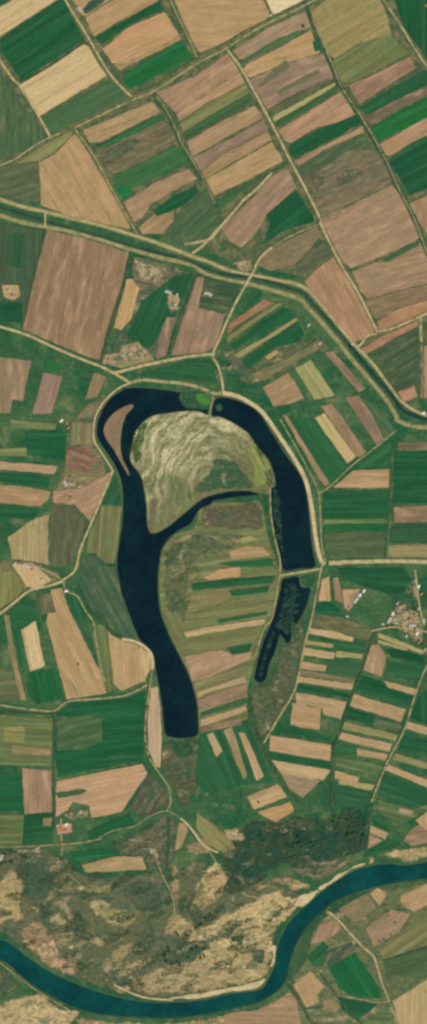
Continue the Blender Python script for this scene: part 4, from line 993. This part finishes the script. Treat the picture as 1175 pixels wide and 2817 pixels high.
# ------------------------------------------------------------------ trees
def crown_bm(seed, r, h):
    rn = random.Random(seed); bm = bmesh.new()
    lobes = [(rn.uniform(-.5, .5) * r, rn.uniform(-.5, .5) * r, rn.uniform(.45, .95) * h, rn.uniform(.4, .75) * r) for _ in range(6)]
    for _ in range(240):
        lx, ly, lz, lr = rn.choice(lobes)
        d = Vector((rn.gauss(0, 1), rn.gauss(0, 1), rn.gauss(0, .8))).normalized() * lr * rn.uniform(.55, 1.08)
        c = Vector((lx, ly, lz)) + d
        c.z = max(c.z, .22 * h)
        u = Vector((rn.uniform(-1, 1), rn.uniform(-1, 1), rn.uniform(-.5, .5))).normalized()
        v = u.cross(Vector((rn.uniform(-.6, .6), rn.uniform(-.6, .6), 1))).normalized()
        s = rn.uniform(.35, .8) * r * .38
        bm.faces.new([bm.verts.new(c + a * u * s + b * v * s * .8) for a, b in ((-1, -.4), (0, -1), (1, -.3), (.7, .8), (-.6, .9))])
    return bm
def trunk_bm(r, h):
    bm = bmesh.new()
    pts = [(0, 0, 0, .05), (0.1, 0, .3, .038), (0, .15, .6, .022)]
    rings = []
    for x, y, z, q in pts:
        rings.append([bm.verts.new((x + math.cos(a * math.pi / 3) * q * h, y + math.sin(a * math.pi / 3) * q * h, z * h)) for a in range(6)])
    for a, b in zip(rings, rings[1:]):
        for i in range(6): bm.faces.new((a[i], a[(i + 1) % 6], b[(i + 1) % 6], b[i]))
    for k in range(3):   # limbs
        an = k * 2.1; top = Vector((math.cos(an) * r * .5, math.sin(an) * r * .5, h * .7)); base = Vector((0, .05, h * .35))
        q = .015 * h
        a = [bm.verts.new(base + Vector((math.cos(t) * q, math.sin(t) * q, 0))) for t in (0, 2.1, 4.2)]
        b = [bm.verts.new(top + Vector((math.cos(t) * q * .5, math.sin(t) * q * .5, 0))) for t in (0, 2.1, 4.2)]
        for i in range(3): bm.faces.new((a[i], a[(i + 1) % 3], b[(i + 1) % 3], b[i]))
    return bm
protos = []
def tree_proto(i, label, group, loc):
    r = [5.0, 6.0, 4.2, 4.6][i]; h = [8, 7.5, 6.5, 9][i]
    t = thing('tree', label, 'tree', loc, 0, group)
    obj('crown', crown_bm(11 + i, r, h), M['leaf_dark' if i % 2 == 0 else 'leaf_mid'], t)
    obj('trunk', trunk_bm(r, h), M['bark'], t)
    return t
ntree = [0]
def put_tree(p, label, group, smin=.7, smax=1.3):
    if in_water(p) or ntree[0] >= 290: return
    ntree[0] += 1
    i = random.randrange(4)
    if len(protos) < 4:
        protos.append(tree_proto(len(protos), label, group, (p[0], p[1], 0))); return
    dup(protos[i], (p[0], p[1], 0), random.uniform(0, 6.28), random.uniform(smin, smax), label, group)
def row(s, n, label, group, spread=4, smin=.6, smax=1.15):
    q = smooth(PP(s), False, 8)
    for _ in range(n):
        i = random.randrange(len(q) - 1); u = random.random()
        put_tree((q[i][0] * (1 - u) + q[i + 1][0] * u + random.uniform(-spread, spread), q[i][1] * (1 - u) + q[i + 1][1] * u + random.uniform(-spread, spread)), label, group, smin, smax)
def wood(s, n, label, group, smin=.6, smax=1.15):
    poly = PP(s); xs = [p[0] for p in poly]; ys = [p[1] for p in poly]; k = 0
    while k < n:
        p = (random.uniform(min(xs), max(xs)), random.uniform(min(ys), max(ys)))
        if inside(p, poly): put_tree(p, label, group, smin, smax); k += 1
wood("J:240,130 430,90 560,120 520,230 400,270 300,230", 44, 'dark tree in the thick scrub wood between the fields and the river', 'trees in the dark scrub wood')
wood("J:600,60 780,30 760,200 640,180", 26, 'dark tree in the right end of the scrub wood, beside the field drain', 'trees at the right end of the scrub wood')
wood("I:820,700 1000,680 1060,720 900,790 800,780", 24, 'dark tree in the thicket in the middle of the dry scrubland', 'trees in the scrubland thicket')
wood("I:0,215 150,220 200,250 60,290 0,300", 18, 'dark tree in the clump below the left farmstead', 'trees in the clump below the left farmstead')
row("B:470,20 500,90 540,180 600,320 650,430 750,590 860,770", 24, 'small tree in the dark hedge line between the upper right fields', 'trees in the upper right hedge line', 4, .5, .9)
row("H:815,100 760,270 700,430 645,600 610,700 605,960", 22, 'small tree on the dark drain between the strip fields', 'trees on the drain between the strip fields', 3, .45, .8)
row("I:840,600 900,640 980,590 J:0,540 60,500", 14, 'tree lining the old ditch that cuts the dry scrubland', 'trees along the scrubland ditch', 4)
row("E:665,140 690,100 665,230 690,290", 5, 'bright green willow in the reeds on the left shore of the island', 'willows on the left shore of the island', 6, .5, .9)
row("F:270,400 285,480 300,560 320,640 340,720", 14, 'bush tree on the narrow green strip left of the right lake arm', 'trees on the strip beside the right lake arm', 4, .5, .85)
row("H:200,430 215,540 260,650 350,830", 14, 'small tree along the ditch below the reed bed', 'trees along the ditch below the reed bed', 4, .5, .9)
wood("F:960,840 1074,860 1074,1060 900,1050", 16, 'garden tree among the village houses at the right edge', 'village garden trees', .5, .9)
wood("F:900,960 960,950 1000,1010 1060,980 1074,1074 H:1060,180 940,120 F:880,1050", 16, 'garden tree in the middle of the village among pale roofs', 'trees between the village roofs', .5, .9)
row("G:730,340 722,500 718,640 740,740", 10, 'small tree beside the track left of the long lakeside strip', 'trees beside the lakeside track', 3, .5, .8)
row("J:860,500 900,560 950,600 860,660 800,640", 8, 'tree between the small patchy plots south of the river', 'trees among the plots south of the river', 6, .5, .8)
put_tree(W('B', 465, 130), 'round dark tree standing alone in the field corner near the top', None)
put_tree(W('H', 243, 942), 'single dark tree standing in the tan field above the scrub wood', None)
put_tree(W('G', 385, 265), 'single small tree in the middle of the big tan field left of the lake', None)

# beyond counting: low bushes of the scrub country, one mass
def bushes(name, regions, mat, seed, smin=1.5, smax=4.5):
    rn = random.Random(seed); bm = bmesh.new()
    for s, n, th in regions:
        poly = PP(s); xs = [p[0] for p in poly]; ys = [p[1] for p in poly]; k = 0; tries = 0
        while k < n and tries < n * 12:
            tries += 1
            p = (rn.uniform(min(xs), max(xs)), rn.uniform(min(ys), max(ys)))
            if not inside(p, poly) or in_water(p): continue
            ca, sa = math.cos(.5), math.sin(.5)
            if mnoise.noise(Vector(((p[0] * ca + p[1] * sa) / 90, (-p[0] * sa + p[1] * ca) / 38, seed))) < th: continue
            k += 1; r = rn.uniform(smin, smax)
            for _ in range(7):
                d = Vector((rn.gauss(0, .5), rn.gauss(0, .5), abs(rn.gauss(0, .3)) + .2)) * r
                c = Vector((p[0], p[1], .9)) + Vector((d.x * 1.4, d.y * 1.4, d.z * .6))
                u = Vector((rn.uniform(-1, 1), rn.uniform(-1, 1), rn.uniform(-.3, .3))).normalized() * r * .5
                v = u.cross(Vector((rn.uniform(-.5, .5), rn.uniform(-.5, .5), 1))).normalized() * r * .45
                bm.faces.new([bm.verts.new(c + a * u + b * v) for a, b in ((-1, -.3), (.1, -1), (1, .2), (0, 1))])
    o = obj(name, bm, M[mat]); o['kind'] = 'stuff'; return o
bushes('scrub_bushes', [
 ("I:0,220 250,220 400,320 780,320 900,300 J:90,330 200,400 450,440 330,640 310,780 I:1000,930 700,930 400,850 150,720 0,600", 5200, .2),
 ("J:60,200 190,90 430,40 780,0 770,200 640,290 560,350 380,290 240,380 100,440", 4200, .0),
 ("I:540,180 720,100 870,60 850,280 790,320", 400, 0.), ("J:400,840 500,620 600,560 1074,400 1074,1074 500,1074", 300, .25)], 'leaf_scrub', 3, 1.2, 3.2)
bushes('shore_reeds', [
 ("H:330,20 460,20 480,180 430,370 330,540 250,630 205,520 215,330 250,362 295,335 345,190", 260, .05), ("F:268,400 300,480 320,640 350,800 330,800 290,620", 140, -.3),
 ("E:645,190 700,90 752,48 700,130 690,300", 120, -.3), ("F:200,130 290,260 325,380 290,390 270,280", 120, -.2), ("E:805,720 1000,600 1050,640 900,1060 850,1060", 300, .05),
 ("G:800,628 980,630 1000,760 940,960 840,870", 180, .05)], 'leaf_mid', 5, 1.5, 3.6)

# reed rafts growing in the lake
_rz = [0]
def raft(pts, label, mat='reed', group=None, amp=4):
    a = wobble(smooth(pts, True, 5), amp, 7)
    _rz[0] += 1
    o = obj('reed_raft', prism(a, -1.5, .2 + .02 * _rz[0], 0), M[mat]); tag(o, label, 'reeds', group)
raft(PP("C:884,935 950,925 1005,930 1030,975 1025,1015 960,1012 905,1000"), 'dull green reeds filling the lake beside the thin weir', 'reed')
raft(PP("C:965,945 1005,938 1032,975 1022,992 985,985"), 'bright green reed patch on the lake just left of the thin weir', 'bright_reed', amp=2)
raft(PP("D:35,995 52,985 65,1005 50,1025 36,1012"), 'small round reed patch in the lake right of the thin weir')
raft(PP("F:452,836 500,820 526,812 520,870 500,885 470,880"), 'green reeds under the right end of the causeway')
def weed_mat(s, label, D=16, z=-.95):
    q = wobble(smooth(PP(s), True, 5), 3, 12)
    o = obj('weed_mat', cover_bm(q, [], z, D), M['weed']); tag(o, label, 'water weeds')
weed_mat("F:372,850 420,850 450,885 470,930 455,1010 430,1070 H:405,130 385,155 350,110 325,180 295,255 280,325 250,350 228,325 240,260 262,180 300,90 330,20 F:345,960 355,890", 'ragged mats of weed mottling the dark pool below the causeway')
weed_mat("F:305,400 345,395 365,470 375,560 370,650 385,720 400,790 370,800 345,720 322,640 306,540 302,440", 'thin streak of weed along the left shore of the right lake arm', 12)

# ------------------------------------------------------------------ houses, barns, glasshouse
def house_proto(name, label, cat, L, D, H, RH, wall, roof, loc, rz, barn=False, group=None):
    t = thing(name, label, cat, loc, rz, group)
    bm = bmesh.new()
    v = [bm.verts.new(p) for p in ((-L/2, -D/2, 0), (L/2, -D/2, 0), (L/2, D/2, 0), (-L/2, D/2, 0), (-L/2, -D/2, H), (L/2, -D/2, H), (L/2, D/2, H), (-L/2, D/2, H), (-L/2, 0, H + RH), (L/2, 0, H + RH))]
    for f in ((0, 1, 5, 4), (2, 3, 7, 6), (1, 2, 6, 9, 5), (3, 0, 4, 8, 7)): bm.faces.new([v[i] for i in f])
    obj('wall', bm, M[wall], t)
    bm = bmesh.new(); e = .6; th = .25; k = RH / (D / 2)
    for s in (-1, 1):
        a = [(-L/2 - e, s * (D/2 + e), H - e * k + .05), (L/2 + e, s * (D/2 + e), H - e * k + .05), (L/2 + e, 0, H + RH + .05), (-L/2 - e, 0, H + RH + .05)]
        lo = [bm.verts.new(p) for p in a]; hi = [bm.verts.new((x, y, z + th)) for x, y, z in a]
        bm.faces.new(hi); bm.faces.new(lo[::-1])
        for i in range(4):
            if i != 2: bm.faces.new((lo[i], lo[(i + 1) % 4], hi[(i + 1) % 4], hi[i]))
    bmesh.ops.recalc_face_normals(bm, faces=bm.faces)
    rf = obj('roof', bm, M[roof], t)
    if not barn:
        bm = bmesh.new(); box(bm, L * .2, L * .2 + .8, -.4, .4, H + RH * .6, H + RH + 1.1); obj('chimney', bm, M[wall], rf)
    bm = bmesh.new(); w = 3.2 if barn else 1.0
    box(bm, -w / 2, w / 2, -D/2 - .06, -D/2 + .05, 0.05, 2.9 if barn else 2.1); obj('door', bm, M['wood'], t)
    for x in ([-.32, .32] if not barn else [-.38, .38]):
        for s in (-1, 1):
            bm = bmesh.new(); box(bm, L * x - .7, L * x + .7, s * D/2 - .06, s * D/2 + .06, 1.0, 2.2); obj('window', bm, M['glass'], t)
    return t
HP = {}
KIND = {'W': ('house', 'house', 14, 9, 3.2, 3, 'wall_white', 'sheet_white', False), 'w': ('house', 'house', 13, 8.5, 3.2, 3, 'wall_white', 'sheet_grey', False), 'r': ('house', 'house', 12, 8, 3.2, 3.2, 'wall_ochre', 'tile_red', False),
        'n': ('house', 'house', 11, 8, 3.1, 2.8, 'wall_white', 'tile_brown', False), 'B': ('barn', 'barn', 27, 12, 4.2, 3, 'wall_ochre', 'sheet_grey', True)}
def house(k, tile, x, y, deg, label, group=None, s=1.0):
    p = W(tile, x, y); loc = (p[0], p[1], .9)
    if k not in HP:
        n, c, L, D, H, RH, wl, rf, bn = KIND[k]
        HP[k] = house_proto(n, label, c, L, D, H, RH, wl, rf, loc, R(deg), bn, group); HP[k].scale = (s,) * 3
    else:
        r = dup(HP[k], loc, R(deg), s, label, group)
        if not group and 'group' in r: del r['group']
house('W', 'E', 302, 66, 40, 'bright white roofed house of the lone farmstead left of the sand spit')
house('r', 'E', 330, 80, -50, 'red roofed house right of the bright white one, left of the sand spit')
house('r', 'E', 338, 100, 30, 'lowest red roofed house of the lone farmstead left of the sand spit')
house('B', 'E', 322, 376, -60, 'pale roofed barn of the farm above the big dark oval field')
house('w', 'E', 392, 390, 20, 'pale house right of the barn, above the big dark oval field')
house('n', 'E', 345, 345, 30, 'brown roofed house just above the pale barn, above the oval field')
house('w', 'E', 72, 770, 50, 'pale house at the left end of the sandy farmyard by the left edge')
house('n', 'E', 100, 765, -40, 'brown roofed house second from the left in the sandy farmyard')
house('B', 'E', 130, 778, -30, 'pale barn along the top of the sandy farmyard by the left edge')
house('r', 'E', 160, 800, 60, 'red roofed house in the middle of the sandy farmyard')
house('w', 'E', 205, 850, 30, 'pale house at the right end of the sandy farmyard')
house('W', 'E', 326, 904, 20, 'bright white house at the road fork below the oval field')
house('W', 'I', 326, 90, 30, 'bright white house in the pink farmyard at lower left')
house('r', 'I', 300, 112, -60, 'red roofed house at the left of the pink farmyard at lower left')
house('r', 'I', 322, 120, 20, 'red roofed house below the bright white one in the pink farmyard')
house('r', 'I', 312, 185, 10, 'red roofed house beside the lane just south of the pink farmyard')
house('n', 'G', 345, 995, 40, 'brown roofed house in the notch at the foot of the tan field')
house('w', 'G', 395, 990, 60, 'pale house in the notch at the foot of the tan field')
house('w', 'I', 745, 225, -60, 'pale house beside the pale lane in the scrubland')
house('n', 'I', 735, 172, 0, 'brown roofed shed near the top of the scrubland lane')
house('B', 'I', 5, 255, 70, 'pale barn cut by the left edge beside the dark clump of trees')
house('w', 'C', 45, 425, 60, 'pale house on the yellow yard near the left edge')
house('n', 'C', 60, 450, -20, 'brown roofed house on the yellow yard near the left edge')
house('w', 'C', 705, 300, -20, 'pale house just below the canal right of the big striped field')
house('n', 'C', 735, 315, 20, 'brown roofed house just below the canal right of the pale one')
house('B', 'C', 830, 436, -20, 'pale barn at the head of the farm below the canal, left of the drain')
house('w', 'C', 870, 450, 60, 'pale house right of the barn in the farm below the canal')
house('w', 'C', 865, 495, 20, 'pale house in the yard below the barn, left of the drain')
house('B', 'C', 1022, 442, -8, 'long yellow roofed barn beside the dull green plot below the canal')
house('r', 'C', 535, 765, 70, 'red roofed house in the corner where the striped field meets the lake road')
house('w', 'C', 640, 740, 30, 'pale house in the yellow scrub above the west lakeside road')
house('w', 'D', 490, 598, 60, 'pale house alone between the canal and the green strips')
house('w', 'D', 545, 688, 30, 'pale house at the end of the brown strip below the canal')
house('w', 'D', 8, 450, 40, 'pale house left of the road between the canal and the lake')
house('W', 'D', 1056, 1030, 10, 'bright white house beside the canal at the right edge')
house('r', 'D', 940, 925, 30, 'red roofed shed on the small red plot beside the canal')
house('n', 'D', 105, 800, 60, 'brown roofed house beside the sandy road junction above the lake')
house('w', 'D', 20, 738, 30, 'pale house at the road fork above the lake')
house('B', 'A', 393, 48, -50, 'pale roofed barn at the corner of the dark plot near the top')
house('w', 'B', 302, 75, 30, 'pale shed beside the main track next to the pale straw corner field')
house('r', 'B', 1070, 25, 30, 'red roofed house cut by the right edge near the top')
house('W', 'F', 762, 905, 60, 'bright white roofed house at the top of the first yard east of the causeway')
house('W', 'F', 742, 925, 60, 'second white house down the first yard east of the causeway')
house('B', 'F', 722, 950, 55, 'long pale barn in the first yard east of the causeway')
house('r', 'F', 690, 985, 30, 'red roofed house at the bottom left of the first yard east of the causeway')
house('w', 'F', 682, 1030, -30, 'pale house alone below the first yard east of the causeway')
G1 = 'houses in the village at the right edge'
for k, x, y, d in [('w', 938, 968, 40), ('r', 965, 975, -30), ('W', 918, 1012, 60), ('n', 945, 1015, 30), ('B', 905, 1038, 60), ('w', 880, 1054, -20), ('r', 900, 1066, 40), ('n', 960, 1035, 20), ('w', 1008, 875, 70),
                   ('W', 1020, 900, 70), ('n', 1000, 900, -20), ('r', 1030, 930, 40), ('w', 1020, 990, 60), ('w', 1040, 1035, 10), ('r', 990, 1030, 60), ('n', 1060, 960, 30)]:
    house(k, 'F', 975 + (x - 975) * 1.25, 985 + (y - 985) * 1.2, d, 'village house among the pale cluster of roofs at the right edge', G1)
G2 = 'houses in the lower rows of the village'
for k, x, y, d in [('w', 930, 65, 20), ('r', 955, 85, 30), ('w', 975, 120, 70), ('n', 990, 105, 20), ('W', 1020, 110, 60), ('r', 1035, 140, 60), ('w', 1050, 60, 10), ('B', 1000, 75, 10), ('w', 1055, 175, 60), ('n', 1010, 135, -30), ('w', 965, 45, 60)]:
    house(k, 'H', 1000 + (x - 1000) * 1.15, 95 + (y - 95) * 1.2, d, 'village house in the rows below the pale cluster at the right edge', G2)
